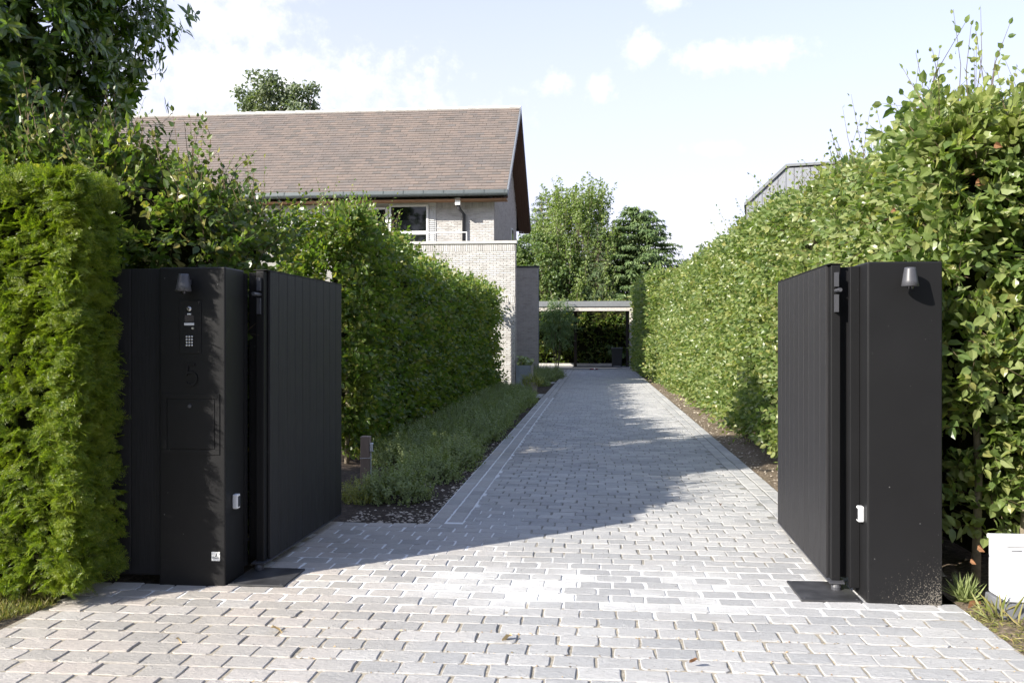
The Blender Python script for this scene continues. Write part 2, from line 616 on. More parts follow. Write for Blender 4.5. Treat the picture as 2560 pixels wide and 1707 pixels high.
def hedge(h, faces, leafL, K, ell, mat, seed, dens, amp=.09, far=14, singles=0, scale_far=True, tops=(), shoots=None, up=.25, inner=None, T=LEAF_T[0], trunks=(), planeup=.45, shoot_len=(.25, .6), clip=None, hollow=.18):
    """foliage shell on rectangles, long shoots on the top, a plain core coloured dark for the shade inside, and trunks"""
    S, O = [], []
    for fc in faces:
        p, n = face_points(*fc, dens)
        thin = np.sin(p[:, 0] * 5.1 + p[:, 1] * 4.3 + seed) * np.sin(p[:, 2] * 5.7 + p[:, 1] * 2.1 + 1.1 * seed) + .6 * np.sin(p[:, 1] * 9.7 - p[:, 2] * 8.1 + p[:, 0] * 7.3)
        kp = rng.random(len(p)) < np.where(thin > .55, hollow, 1.0)     # hollows between the boughs
        p, n, thin = p[kp], n[kp], thin[kp]
        p = p + n * (np.minimum(thin, .3) * -.07)[:, None]
        p = p + n * (bulge(p, amp, seed=seed) - .08 - rng.random(len(p)) * .18 - .14 * np.clip(view(p)[2] / 9.0 - 1, 0, 1.2))[:, None]
        S.append(p)
        O.append(n)
    S, O = np.concatenate(S), np.concatenate(O)
    d = view(S)[2]
    sc = np.clip((d / 9.0), 1, 4) ** .42 if scale_far else np.ones(len(S))
    P, A, N, L, E = twig_leaves(S, O, K, ell * sc * rng.uniform(.7, 1.3, len(S)), leafL * sc, up=up, planeup=planeup)
    stick = [stick_arrays(S[d < 12], E[d < 12], .0022, .001)] if np.any(d < 12) else []
    if shoots is not None:
        sp, sn = shoots
        if len(sp):
            UP = np.array([0, 0, 1.])
            ln = rng.uniform(*shoot_len, len(sp))
            P2, A2, N2, L2, E2 = twig_leaves(sp, sn, 9, ln, leafL * .62, up=1.1, planeup=.3, spread=.62, jit=.6)
            mid = (sp + E2) / 2 + rng.normal(0, .03, sp.shape) + np.array([0, 0, .03])
            stick += [stick_arrays(sp, mid, .004, .0028), stick_arrays(mid, E2, .0028, .0012)]
            P, A, N, L = (np.concatenate(x) for x in ((P, P2), (A, A2), (N, N2), (L, L2)))
    if clip is not None:
        k_ = clip(P)
        P, A, N, L = P[k_], A[k_], N[k_], L[k_]
    if singles:
        idx = visible(P, L, GATE_BLOCKS)[:singles]
        single_leaves(h, mat, P, A, N, L, idx, n=singles)
        keep = np.ones(len(P), bool)
        keep[idx] = False
        P, A, N, L = P[keep], A[keep], N[keep], L[keep]
    d = view(P)[2]
    parts = []
    for m, t in ((d < far, T), (d >= far, T_diamond(.72, .3, .15))):
        if np.any(m):
            parts.append(leaf_arrays(P[m], A[m], N[m], L[m], t))
    V, F = merge(parts)
    link_mesh('foliage', np_mesh('foliage', V - base_of(h), F, mat), h, 'stuff')
    if stick:
        V, F = merge(stick)
        link_mesh('twigs', np_mesh('twigs', V - base_of(h), F, M['twig']), h, 'stuff')
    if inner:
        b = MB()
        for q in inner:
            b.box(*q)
        b.build('shade_core', M['inner'], h, 'stuff')  # plain solid boxes, coloured dark as the hedge's inner shade
    for (x, y, z, r) in trunks:
        MB().tube([(x, y, -.05), (x + .02, y, z * .4), (x - .02, y + .03, z)], [r * 1.2, r, r * .7], 8).build('trunk', M['pale_bark'], h, smooth=True)


def blob_tree(name, loc, label, group, blobs, nclump, nleaf, leafL, mat, trunk_r, trunk_h, clump_r=.9, T=None, limb=8, flatten=.7, cat='tree', seed=1, branches=True):
    """a tapered trunk, limbs and a crown of leaf clumps spread through the given ellipsoids (offsets from loc, radii)"""
    t = thing(name, loc, label, cat, group)
    loc = np.array(loc, float)
    C = []
    vol = np.array([b[3] * b[4] * b[5] for b in blobs]) ** .67
    cnt = np.maximum(1, (vol / vol.sum() * nclump)).astype(int)
    for b, c in zip(blobs, cnt):
        dirs = norm(rng.normal(0, 1, (c, 3)))
        rad = rng.uniform(.45, 1.0, (c, 1)) ** .6
        C.append(loc + np.array(b[:3]) + dirs * rad * np.array(b[3:6]))
    C = np.concatenate(C)
    cr = clump_r * rng.uniform(.55, 1.25, len(C))
    dirs = norm(rng.normal(0, 1, (len(C), nleaf, 3)) + np.array([0, 0, .35]))
    rad = rng.uniform(.35, 1.0, (len(C), nleaf, 1))
    off = dirs * rad * cr[:, None, None] * np.array([1, 1, flatten])
    P = (C[:, None, :] + off).reshape(-1, 3)
    N = (dirs + rng.normal(0, .5, dirs.shape) + np.array([0, 0, .5])).reshape(-1, 3)
    A = rng.normal(0, 1, P.shape) + np.array([0, 0, -.3])
    L = leafL * rng.uniform(.7, 1.3, len(P))
    leaves_obj('crown', P, A, N, L, T or T_diamond(.7, .3, .2), mat, t)
    th = trunk_h
    MB().tube([loc + np.array([0, 0, -.1]), loc + np.array([.05, .03, th * .4]), loc + np.array([-.06, .05, th * .8]), loc + np.array([.05, 0, th * 1.15])], [trunk_r * 1.25, trunk_r, trunk_r * .75, trunk_r * .35], 9).build('trunk', M['bark'], t, smooth=True)
    if branches:
        ends = C[rng.choice(len(C), min(limb, len(C)), replace=False)]
        lb = MB()
        for e in ends:
            z0 = rng.uniform(.45, 1.0) * th
            s = loc + np.array([0, 0, z0])
            m = (s + e) / 2 + np.array([0, 0, -.05 * np.linalg.norm(e - s)])
            lb.tube([s, m, e], [trunk_r * .4, trunk_r * .25, trunk_r * .08], 6)
        lb.build('branches', M['bark'], t, 'stuff', smooth=True)
    return t
# ------------------------------------------------------------------ materials of built things


def paver_mat():
    t = NT('paving_stone')
    p = t.pos()
    x, y, z = t.xyz(p)
    r = t.rnd()
    grey = t.ramp(r, [(0, (.315, .32, .326)), (.35, (.365, .368, .37)), (.7, (.40, .40, .396)), (1, (.45, .448, .44))])
    warm = t.ramp(r, [(0, (.335, .31, .275)), (.4, (.39, .355, .31)), (.75, (.43, .375, .325)), (1, (.42, .395, .36))])
    # the stones left of the gate and right of the middle are a warmer batch
    wl = t.rmap(t.math('ADD', x, t.math('MULTIPLY', t.noise(p, .9, 2), 1.6)), -1.3, .3, .85, 0.12)
    c = t.mix(wl, grey, warm)
    riven = t.noise(t.vscale(p, (1.0, 3.6, 1)), 13, 8, .66, 1.8)
    c = t.mix(t.rmap(riven, .46, .72, 0, .75), c, t.mix(.6, c, (.17, .165, .155)))
    c = t.mix(t.rmap(riven, .42, .25, 0, .4), c, (.50, .49, .47))
    spots = t.noise(p, 55, 3, .6)
    c = t.mix(t.rmap(spots, .62, .75, 0, .35), c, (.46, .45, .43))
    worn = t.noise(p, .55, 4, .6)
    c = t.mix(t.rmap(worn, .50, .70, 0, .35), c, t.mix(.6, c, (.19, .18, .165)))
    c = t.mix(t.rmap(t.noise(p, 26, 2, .5), .70, .76, 0, .7), c, (.12, .11, .10))
    # lime bloom left by the new mortar in the gateway
    n = t.noise(p, 1.7, 5, .6)
    band = t.math('MULTIPLY', t.rmap(y, 5.15, 5.45, 0, 1, True), t.rmap(y, 6.35, 6.0, 0, 1, True))
    mid = t.math('MULTIPLY', t.rmap(x, -1.7, -.5, .15, 1, True), t.rmap(x, 1.4, .6, .25, 1, True))
    f = t.math('MULTIPLY', t.math('MULTIPLY', band, mid), t.rmap(t.math('ADD', n, t.math('MULTIPLY', t.math('SUBTRACT', r, .5), .5)), .38, .85, 0, .75, True))
    c = t.mix(f, c, (.60, .60, .585))
    h = t.math('ADD', riven, t.math('MULTIPLY', t.noise(p, 70, 4, .6), .3))
    t.bsdf(c, .78, .35, normal=t.bump(h, .7, .016))
    return t.m


def joint_mat():
    t = NT('paving_joint')
    p = t.pos()
    x, y, z = t.xyz(p)
    n = t.noise(p, 2.2, 4, .6)
    nn = t.math('MULTIPLY', t.math('SUBTRACT', n, .5), 1.1)
    gate = t.math('MULTIPLY', t.rmap(t.math('ADD', y, nn), 5.18, 5.3, 0, 1, True), t.rmap(t.math('ADD', y, nn), 6.6, 6.35, 0, 1, True))
    left = t.math('MULTIPLY', t.rmap(t.math('ADD', x, t.math('MULTIPLY', nn, 1.3)), -.55, -.85, 0, 1, True), t.math('MULTIPLY', t.rmap(y, 5.2, 5.5, 0, 1, True), t.rmap(t.math('ADD', y, nn), 8.6, 8.2, 0, 1, True)))
    border = t.math('MULTIPLY', t.rmap(x, -1.10, -1.13, 0, 1), t.math('MULTIPLY', t.rmap(y, 7.4, 7.6, 0, 1), t.rmap(y, 24.2, 24, 0, 1)))
    w = t.math('MAXIMUM', t.math('MAXIMUM', gate, left), border, clamp=True)
    sand = t.ramp(t.noise(p, 34, 5, .7), [(.3, (.17, .155, .13)), (.5, (.29, .26, .21)), (.7, (.40, .35, .27))])
    fargrey = t.mix(t.rmap(y, 5.5, 8, 0, .8), sand, (.19, .19, .18))
    c = t.mix(w, fargrey, (.68, .68, .67))
    t.bsdf(c, .95, .1, normal=t.bump(t.noise(p, 90, 4), .6, .006))
    return t.m


def soil_mat():
    t = NT('soil')
    p = t.pos()
    n = t.noise(p, 26, 6, .7)
    c = t.ramp(n, [(.3, (.022, .016, .013)), (.5, (.05, .038, .03)), (.62, (.085, .065, .05)), (.75, (.2, .16, .12))])
    t.bsdf(c, .95, .15, normal=t.bump(n, .9, .03))
    return t.m


def dry_mat():
    t = NT('dry_soil')
    p = t.pos()
    n = t.noise(p, 30, 6, .7)
    c = t.ramp(n, [(.3, (.07, .055, .04)), (.5, (.16, .125, .09)), (.65, (.28, .225, .16)), (.8, (.40, .34, .26))])
    t.bsdf(c, .95, .15, normal=t.bump(n, .9, .03))
    return t.m


def ground_mat():
    t = NT('ground_soil_and_grass')
    p = t.pos()
    n = t.noise(p, 1.2, 6, .6)
    c = t.ramp(n, [(.3, (.045, .06, .02)), (.55, (.075, .09, .03)), (.75, (.12, .11, .06))])
    t.bsdf(c, .95, .1, normal=t.bump(t.noise(p, 20, 4), .5, .05))
    return t.m


def black_metal():
    t = NT('black_powder_coat')
    p = t.pos()
    x, y, z = t.xyz(p)
    n = t.noise(p, 2.5, 4)
    c = t.mix(n, (.008, .008, .0088), (.0105, .0105, .0114))
    sp = t.noise(p, 120, 2, .5)
    low = t.rmap(z, .0, .5, .34, 0.0)
    right = t.rmap(x, 1.65, 2.05, .5, 1.3)
    dust = t.rmap(t.math('ADD', sp, t.math('MULTIPLY', low, right)), .86, .95, 0, .6)
    c = t.mix(dust, c, (.22, .2, .17))
    few = t.rmap(t.noise(p, 46, 1, .5), .80, .83, 0, .5)
    c = t.mix(few, c, (.3, .3, .3))
    haze = t.rmap(t.math('ADD', t.noise(p, 6, 5, .7), t.rmap(z, 0, .35, .25, 0)), .7, .95, 0, .12)
    c = t.mix(haze, c, (.06, .055, .05))
    t.bsdf(c, t.rmap(n, .3, .7, .44, .50), .26, normal=t.bump(t.noise(p, 400, 2), .05, .001))
    return t.m


def black_board():
    t = NT('black_stained_board')
    p = t.pos()
    g = t.noise(t.vscale(p, (26, 26, 1.1)), 4.5, 6, .65, .4)
    r = t.rnd()
    c = t.mix(g, (.007, .007, .008), (.032, .031, .033))
    c = t.mix(t.math('MULTIPLY', r, .35), c, (.024, .024, .027))
    z = t.xyz(p)[2]
    c = t.mix(t.rmap(t.noise(t.vscale(p, (30, 30, 4)), 3, 3), .76, .82, 0, .4), c, (.25, .24, .22))
    t.bsdf(c, t.rmap(g, .3, .7, .62, .5), .28, normal=t.bump(g, .5, .004))
    return t.m


def brick_mat(name, a, b, wash):
    t = NT(name)
    p = t.pos()
    r = t.rnd()
    c = t.mix(r, a, b)
    n = t.noise(t.vscale(p, (1, 1, 1.6)), 3.0, 6, .7)
    c = t.mix(t.rmap(n, .42, .66, 0, .75), c, wash)
    n2 = t.noise(p, 30, 5, .7)
    c = t.mix(t.rmap(n2, .55, .75, 0, .35), c, tuple(x * .55 for x in a))
    t.bsdf(c, .92, .15, normal=t.bump(n2, .7, .01))
    return t.m


def tile_mat():
    t = NT('roof_tile')
    p = t.pos()
    r = t.rnd()
    c = t.ramp(r, [(0, (.122, .109, .098)), (.2, (.15, .126, .11)), (.55, (.166, .137, .118)), (.85, (.184, .147, .124)), (1, (.138, .124, .115))])
    n = t.noise(p, .45, 4, .6)
    c = t.mix(t.rmap(n, .45, .7, 0, .45), c, (.12, .107, .103))
    c = t.mix(t.rmap(t.noise(p, 22, 4, .7), .55, .75, 0, .3), c, (.2, .17, .15))
    t.bsdf(c, .85, .25, normal=t.bump(t.noise(p, 60, 4), .4, .006))
    return t.m


def wood_mat(name, a, b, axis=(1, 20, 20), rough=.7):
    t = NT(name)
    g = t.noise(t.vscale(t.pos(), axis), 3.0, 6, .65, .3)
    t.bsdf(t.mix(g, a, b), rough, .3, normal=t.bump(g, .3, .004))
    return t.m


def glass_mat():
    t = NT('window_glass')
    t.bsdf((.006, .007, .008), .03, .5)
    return t.m


def concrete_mat():
    t = NT('cap_stone')
    p = t.pos()
    n = t.noise(p, 7, 6, .65)
    t.bsdf(t.ramp(n, [(.3, (.38, .37, .35)), (.7, (.52, .51, .48))]), .85, .25, normal=t.bump(n, .3, .004))
    return t.m


M['paver'] = paver_mat()
M['joint'] = joint_mat()
M['soil'] = soil_mat()
M['dry'] = dry_mat()
M['ground'] = ground_mat()
M['black'] = black_metal()
M['board'] = black_board()
M['white_brick'] = brick_mat('pale_brick', (.35, .335, .315), (.49, .475, .455), (.57, .56, .545))
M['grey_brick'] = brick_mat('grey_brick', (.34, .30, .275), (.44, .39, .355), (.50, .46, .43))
M['mortar'] = flat('mortar', (.30, .29, .27), .95, .1, scale=20, bump=.4)
M['dark_mortar'] = flat('grey_mortar', (.46, .44, .42), .95, .1, scale=20)
M['tile'] = tile_mat()
M['underlay'] = flat('roof_underlay', (.05, .04, .035), .9, .1)
M['zinc'] = flat('zinc', (.085, .10, .105), .5, .5, .3)
M['light_zinc'] = flat('light_zinc', (.19, .20, .21), .5, .5, .2)
M['dark_zinc'] = flat('dark_zinc', (.05, .05, .055), .5, .4, .1)
M['soffit'] = wood_mat('soffit_wood', (.20, .10, .055), (.36, .21, .12), (1.5, 18, 18))
M['dark_wood'] = wood_mat('dark_soffit_wood', (.10, .055, .04), (.16, .09, .062), (14, 2, 14))
M['white_paint'] = flat('white_paint', (.74, .74, .72), .5, .4, var=.04)
M['grey_paint'] = flat('pale_grey_cladding', (.56, .56, .55), .6, .3, var=.05)
M['glass'] = glass_mat()
M['cap'] = concrete_mat()
M['stake'] = wood_mat('weathered_wood', (.17, .125, .10), (.30, .235, .19), (30, 30, 2))
M['light_plastic'] = flat('light_grey_plastic', (.62, .63, .64), .4, .5, var=.03)
M['dark_lens'] = flat('dark_lens', (.012, .012, .014), .15, .6, var=.02)
M['steel'] = flat('brushed_steel', (.55, .55, .55), .3, .5, .9, var=.05)
M['lamp'] = flat('lamp_grey_coat', (.055, .056, .064), .42, .5, var=.08)
M['sticker'] = flat('sticker_white', (.80, .80, .77), .5, .3, var=.02)
M['ink'] = flat('ink', (.03, .03, .03), .6, .2)
M['cabinet'] = flat('cabinet_white', (.72, .73, .76), .45, .4, var=.03)
M['plinth'] = flat('plinth_grey', (.14, .145, .16), .8, .2, var=.2, scale=14)
M['planter_zinc'] = flat('galvanised_zinc', (.30, .33, .37), .45, .5, .35, var=.18, scale=5)
M['planter_wood'] = wood_mat('grey_planter_wood', (.26, .235, .215), (.40, .37, .34), (4, 4, 26))
M['clay'] = flat('pot_clay', (.36, .31, .27), .85, .2, var=.12, scale=12)
M['floor_plate'] = flat('black_floor_plate', (.038, .038, .04), .5, .45, .1, var=.5, scale=7)
M['carport_white'] = flat('weathered_pale_timber', (.46, .43, .40), .8, .2, var=.15, scale=8)
M['dark_post'] = flat('dark_stained_post', (.035, .028, .025), .7, .3)
M['bin'] = flat('bin_plastic', (.03, .032, .035), .5, .4)
M['neighbour'] = flat('grey_vertical_cladding', (.23, .24, .265), .6, .4, .1, var=.06)
M['red'] = flat('red_plastic', (.30, .03, .05), .5, .4)
M['pebble'] = leaf_mat('pebble', [(0, (.22, .19, .16)), (.5, (.38, .33, .27)), (1, (.52, .46, .38))], 0.0, .9, None, .2)

# ------------------------------------------------------------------ the ground
g = MB().add([(-400, -300, -.06), (400, -300, -.06), (400, 900, -.06), (-400, 900, -.06)], [(0, 1, 2, 3)]).build('ground', M['ground'], kind='structure')


def paved_x(y):
    """left and right edge of the paving at depth y"""
    if y < 5.53: return -3.27, 2.16
    if y < 7.56: return -2.34, 1.89
    return -1.45, 1.89


drive = thing('driveway', (0, 5.5, 0), 'grey stone sett driveway running from the open gates to the carport', None, kind='structure')
jb = MB()
for (x0, x1, y0, y1) in ((-3.27, 2.16, 1.5, 5.53), (-2.34, 1.89, 5.53, 7.56), (-1.45, 1.89, 7.56, 46.5)):
    jb.add([(x0, y0, -.006), (x1, y0, -.006), (x1, y1, -.006), (x0, y1, -.006)], [(0, 1, 2, 3)])
for (y0, y1) in ((24.0, 25.6), (31.5, 32.6), (37.5, 46.5)):     # short paved gaps in the planting strip
    jb.add([(-2.4, y0, -.008), (-1.45, y0, -.008), (-1.45, y1, -.008), (-2.4, y1, -.008)], [(0, 1, 2, 3)])
jb.build('paving_joint', M['joint'], drive)
mb_ = MB()          # fresh white mortar, almost flush with the stones, in the gateway and along the border
for (x0, x1, y0, y1) in ((-2.9, 2.1, 5.2, 5.53), (-2.34, 1.89, 5.53, 6.7), (-2.34, -.35, 6.7, 7.56), (-1.45, -.35, 7.56, 8.7), (-1.45, -1.1, 8.7, 24.1)):
    mb_.add([(x0, y0, -.0040), (x1, y0, -.0040), (x1, y1, -.0040), (x0, y1, -.0040)], [(0, 1, 2, 3)])
mb_.build('mortar', M['joint'], drive)


def stone_shape(w, l, n=5):
    """outline of one split stone: irregular, corners knocked off"""
    hw, hl = w / 2, l / 2
    c = .004 + random.random() ** 2 * .016
    pts = []
    j = lambda s=.0035: random.uniform(-s, s)
    pts += [(-hw + c + j(), -hl + j(.002)), (-hw * .2 + j(.02), -hl + j()), (hw * .35 + j(.02), -hl + j()), (hw - c + j(), -hl + j(.002))]
    pts += [(hw + j(.004), -hl + c + j()), (hw + j(.004), 0 + j(.02)), (hw + j(.004), hl - c + j())]
    pts += [(hw - c + j(), hl + j(.002)), (hw * .3 + j(.02), hl + j()), (-hw * .25 + j(.02), hl + j()), (-hw + c + j(), hl + j(.002))]
    pts += [(-hw + j(.004), hl - c + j()), (-hw + j(.004), 0 + j(.02)), (-hw + j(.004), -hl + c + j())]
    return pts


def stone_arrays(w, l):
    o = np.array(stone_shape(w, l))
    n = len(o)
    tx, ty = random.uniform(-.010, .010), random.uniform(-.010, .010)
    z0 = random.uniform(-.001, .0025)
    top = o * np.array([1 - .009 / w, 1 - .007 / l])
    zt = z0 + top[:, 0] * tx + top[:, 1] * ty + np.array([random.uniform(-.0012, .0012) for _ in o])
    ring1 = np.column_stack([top, zt])
    ring2 = np.column_stack([o, zt - .0035])
    ring3 = np.column_stack([o * 1.01, np.full(n, -.022)])
    V = np.concatenate([[[0, 0, z0 + random.uniform(-.001, .002)]], ring1, ring2, ring3])
    i = np.arange(n)
    k = (i + 1) % n
    F3 = np.column_stack([np.zeros(n, int), 1 + i, 1 + k])
    F4 = np.concatenate([np.column_stack([1 + n * a + k, 1 + n * a + i, 1 + n * (a + 1) + i, 1 + n * (a + 1) + k]) for a in (0, 1)])
    F4 = F4[:, ::-1]
    return V, [F3, F4]


SW, SL = .216, .155
VAR = [stone_arrays(SW - .012, SL - .010) for _ in range(14)]
VARL = [stone_arrays(.145 - .012, .225 - .010) for _ in range(6)]
VHALF = [stone_arrays(.108 - .012, SL - .012) for _ in range(5)]
spots = []      # x, y, turn, kind
y = 1.95
row = 0
while y < 46.4:
    xl, xr = paved_x(y)
    if y > 7.56:
        xl, xr = -1.15, 1.60
    off = (row % 2) * SW / 2 + random.uniform(-.03, .03)
    n0 = math.ceil((xl - off) / SW)
    n1 = math.floor((xr - off) / SW)
    for k in range(n0, n1):
        spots.append((off + (k + .5) * SW + random.uniform(-.005, .005), y + random.uniform(-.004, .004), 0))
    for (gap0, gap1) in ((xl, off + n0 * SW), (off + n1 * SW, xr)):
        if gap1 - gap0 > .075:
            spots.append(((gap0 + gap1) / 2, y, 2, (gap1 - gap0) / .108))
    y += SL
    row += 1
for xc in (-1.375, -1.225, 1.67, 1.82):
    yy = 7.7 + random.random() * .2
    while yy < 46.3:
        spots.append((xc, yy, 1))
        yy += .225
for (y0, y1) in ((24.0, 25.6), (31.5, 32.6), (37.5, 46.4)):
    yy = y0 + .08
    while yy < y1 - .05:
        xx = -2.3 + random.random() * .1
        while xx < -1.55:
            spots.append((xx, yy, 0))
            xx += SW
        yy += SL
SP = np.array([(s[0], s[1], 0) for s in spots])
u_, v_, d_ = view(SP)
inview = (u_ > -40) & (u_ < 2600) & (v_ < 1740) & ~((u_ < 640) & (v_ < 1450)) & ~((u_ > 2130) & (v_ < 1500))
rank = np.argsort(np.where(inview, d_, 1e6))
near = set(rank[:300].tolist())
pm = [np_mesh('paver', *v, M['paver']) for v in VAR]
ph = [np_mesh('paver', *v, M['paver']) for v in VHALF]
rest = []
for i, s in enumerate(spots):
    if i in near:
        me = random.choice(ph if s[2] == 2 else pm)
        piece('paver', me, drive, (s[0], s[1], 0), rot=(0, 0, random.choice((0, math.pi)) + random.uniform(-.012, .012)), scale=(s[3], 1, 1) if s[2] == 2 else (random.uniform(.985, 1.01), random.uniform(.98, 1.01), 1))
    else:
        V, F = random.choice(VARL if s[2] == 1 else VHALF if s[2] == 2 else VAR)
        sg = random.choice((1, -1))
        q = V * np.array([sg * (s[3] if s[2] == 2 else 1), sg, 1])
        rest.append((q + np.array([s[0], s[1], 0]), F))
V, F = merge(rest)
link_mesh('pavers', np_mesh('pavers', V - base_of(drive), F, M['paver']), drive, 'stuff')


def rough_patch(name, x0, x1, y0, y1, z, mat, amp, step=.09, edge=None):
    nx, ny = max(2, int((x1 - x0) / step)), max(2, int((y1 - y0) / (step * (1 if y1 - y0 < 6 else 3))))
    X, Y = np.meshgrid(np.linspace(x0, x1, nx), np.linspace(y0, y1, ny))
    Z = z + amp * rng.normal(0, 1, X.shape)
    Z[0, :] = Z[-1, :] = np.minimum(Z[0, :], z)
    V = np.column_stack([X.ravel(), Y.ravel(), Z.ravel()])
    i = (np.arange(ny - 1)[:, None] * nx + np.arange(nx - 1)[None]).ravel()
    return link_mesh(name, np_mesh(name, V, [np.column_stack([i, i + 1, i + nx + 1, i + nx])], mat, True), None, 'structure')


rough_patch('flower_bed', -3.9, -1.452, 7.565, 24.0, -.018, M['soil'], .008)
rough_patch('flower_bed', -3.3, -1.452, 25.6, 31.5, -.018, M['soil'], .008)
rough_patch('flower_bed', -3.3, -1.452, 32.6, 37.5, -.018, M['soil'], .008)
rough_patch('soil_strip', 1.895, 4.4, 6.0, 46.0, -.02, M['dry'], .012)
rough_patch('soil_verge', 2.16, 4.4, 1.5, 6.0, -.012, M['dry'], .008)
rough_patch('soil_verge', -5.5, -2.34, 5.53, 7.56, -.02, M['soil'], .01)
rough_patch('lawn', -6.0, -3.27, 1.5, 5.53, -.012, M['dry'], .008)
# ------------------------------------------------------------------ house


def brick_wall(parent, origin, udir, ndir, ulen, z0, z1, mat, nsingle, near_u, bl=.21, bh=.05, joint=.010, clip=None, proud=.008, soldier=(), zmin=0):
    """bricks laid on a wall face: the nsingle that show best as separate pieces, the rest joined"""
    origin, udir, ndir = (np.array(a, float) for a in (origin, udir, ndir))
    spots_ = []
    z = z0
    row_ = 0
    while z + bh < z1 + .001:
        sold = any(abs(z - s) < .03 for s in soldier)
        if sold:
            k = 0
            while (k + 1) * (bh + joint) < ulen:
                spots_.append((k * (bh + joint) + bh / 2, z + bl / 2, bh, bl))
                k += 1
            z += bl + joint
            continue
        u = -(row_ % 2) * (bl + joint) / 2
        while u < ulen:
            a, b = max(u, 0), min(u + bl, ulen)
            if b - a > .04: spots_.append(((a + b) / 2, z + bh / 2, b - a, bh))
            u += bl + joint
        z += bh + joint
        row_ += 1
    if clip: spots_ = [s for s in spots_ if clip(s[0], s[1])]
    if not spots_: return
    up = np.array([0, 0, 1.])

    def shape(w, h):
        p = proud
        e = .004
        hw, hh = w / 2, h / 2
        v = [(-hw, -hh, 0), (hw, -hh, 0), (hw, hh, 0), (-hw, hh, 0), (-hw + e, -hh + e, p), (hw - e, -hh + e, p), (hw - e, hh - e, p), (-hw + e, hh - e, p)]
        return np.array(v), np.array([[4, 5, 6, 7], [0, 1, 5, 4], [1, 2, 6, 5], [2, 3, 7, 6], [3, 0, 4, 7]])
    sp_ = np.array([(s[0], s[1]) for s in spots_])
    score = np.abs(sp_[:, 0] - near_u) + np.where(sp_[:, 1] < zmin, 100, 0)
    order = np.argsort(score, kind='stable')
    single = set(order[:nsingle].tolist())
    cache, restp = {}, []
    Rm = np.stack([udir, up, ndir], 1)
    for i, s in enumerate(spots_):
        w = origin + udir * s[0] + up * s[1] + ndir * random.uniform(-.002, .004)
        if i in single:
            key = (round(s[2], 2), round(s[3], 2))
            if key not in cache:
                sv, sf = shape(s[2], s[3])
                cache[key] = np_mesh('brick', sv, [sf], mat)
            piece('brick', cache[key], parent, w, M3=Rm)
        else:
            sv, sf = shape(s[2], s[3])
            restp.append((sv @ Rm.T + w, [sf]))
    if restp:
        V, F = merge(restp)
        link_mesh('bricks', np_mesh('bricks', V - base_of(parent), F, mat), parent, 'stuff')


HX, HY0, HY1 = -3.55, 31.0, 39.7          # right gable, front and back wall
HL = -21.0
EZ, RZ, EY0, EY1, VX = 6.6, 10.8, 30.3, 40.9, -3.0
house = thing('brick_house', (-10, 31, 0), 'pale brick house with steep brown tiled roof and a brick terrace in front', 'house')
up_wall = MB()
up_wall.prism([(HY0, 0), (HY1, 0), (HY1, EZ - .25), (35.6, RZ - .35), (HY0, EZ - .25)], 'x', HL, HX)
uw = up_wall.build('wall', M['dark_mortar'], house)
WX1 = -5.60       # right end of the window band
brick_wall(uw, (WX1, HY0 - .003, 0), (1, 0, 0), (0, -1, 0), HX - WX1, 4.0, EZ - .10, M['white_brick'], 230, HX - WX1, zmin=4.6, soldier=(6.16,))
gab = lambda u, z: z < EZ - .35 + (RZ - EZ) * (1 - abs(HY0 + u - 35.6) / 5.3) + .1
brick_wall(uw, (HX + .003, HY0, 0), (0, 1, 0), (1, 0, 0), HY1 - HY0, 4.2, RZ - .4, M['grey_brick'], 120, 0, clip=gab, zmin=4.7)
# roof: two slabs with tiles on the front one
rf = MB()
for s, (ya, za, yb, zb) in enumerate(((EY0, EZ, 35.6, RZ), (EY1, EZ + .06, 35.6, RZ))):
    th = .16
    rf.prism([(ya, za), (yb, zb), (yb, zb - th * 1.25), (ya, za - th)], 'x', HL, VX - .03)
roof = rf.build('roof', M['underlay'], house)
slope = Vector((0, 35.6 - EY0, RZ - EZ))
SLL = slope.length
ndirv = np.array([0, -(RZ - EZ), 35.6 - EY0]) / SLL
udirv = np.array([0, 35.6 - EY0, RZ - EZ]) / SLL
TW, NC = .30, 34
gauge = SLL / NC
tv = np.array([(-.148, 0, .030), (.148, 0, .030), (.148, gauge * 1.25, .006), (-.148, gauge * 1.25, .006), (-.148, 0, .008), (.148, 0, .008)])
tfaces = [np.array([[0, 1, 2, 3], [4, 5, 1, 0]])]
tvs = []
for k in range(8):
    q = tv.copy()
    q[:, 2] += rng.uniform(-.003, .003, 6)
    q[:2, 1] += rng.uniform(-.012, .012, 2)
    q[4:, 1] = q[:2, 1]
    tvs.append(q)
tiles = []
for c in range(NC):
    x = VX - .04 - (TW / 2 if c % 2 else 0)
    if c % 2: tiles.append((VX - .04 - TW / 2 + .01, c, .5))
    while x > HL + .2:
        tiles.append((x - TW / 2 + random.uniform(-.004, .004), c, 1))
        x -= TW
tiles.sort(key=lambda q: q[1] * .5 - q[0] * .6)
Rt = np.stack([np.array([1, 0, 0]), udirv, ndirv], 1)
tmes = [np_mesh('roof_tile', q, tfaces, M['tile']) for q in tvs]
trest = []
for i, (x, c, hf_) in enumerate(tiles):
    w = np.array([x + (TW / 4 - .01 if hf_ < 1 else 0), EY0, EZ]) + udirv * (c * gauge - .03) + ndirv * .012
    if i < 300:
        piece('roof_tile', tmes[i % 8], roof, w, M3=Rt * np.array([hf_, 1, 1]))
    else:
        trest.append(((tvs[i % 8] * np.array([hf_, 1, 1])) @ Rt.T + w, tfaces))
V, F = merge(trest)
link_mesh('roof_tiles', np_mesh('roof_tiles', V - base_of(house), F, M['tile']), roof, 'stuff')
rd = MB()
x = VX
while x > HL:
    rd.tube([(x, 35.6, RZ + .0), (x - .44, 35.6, RZ + .012)], [.10, .115], 8)
    x -= .42
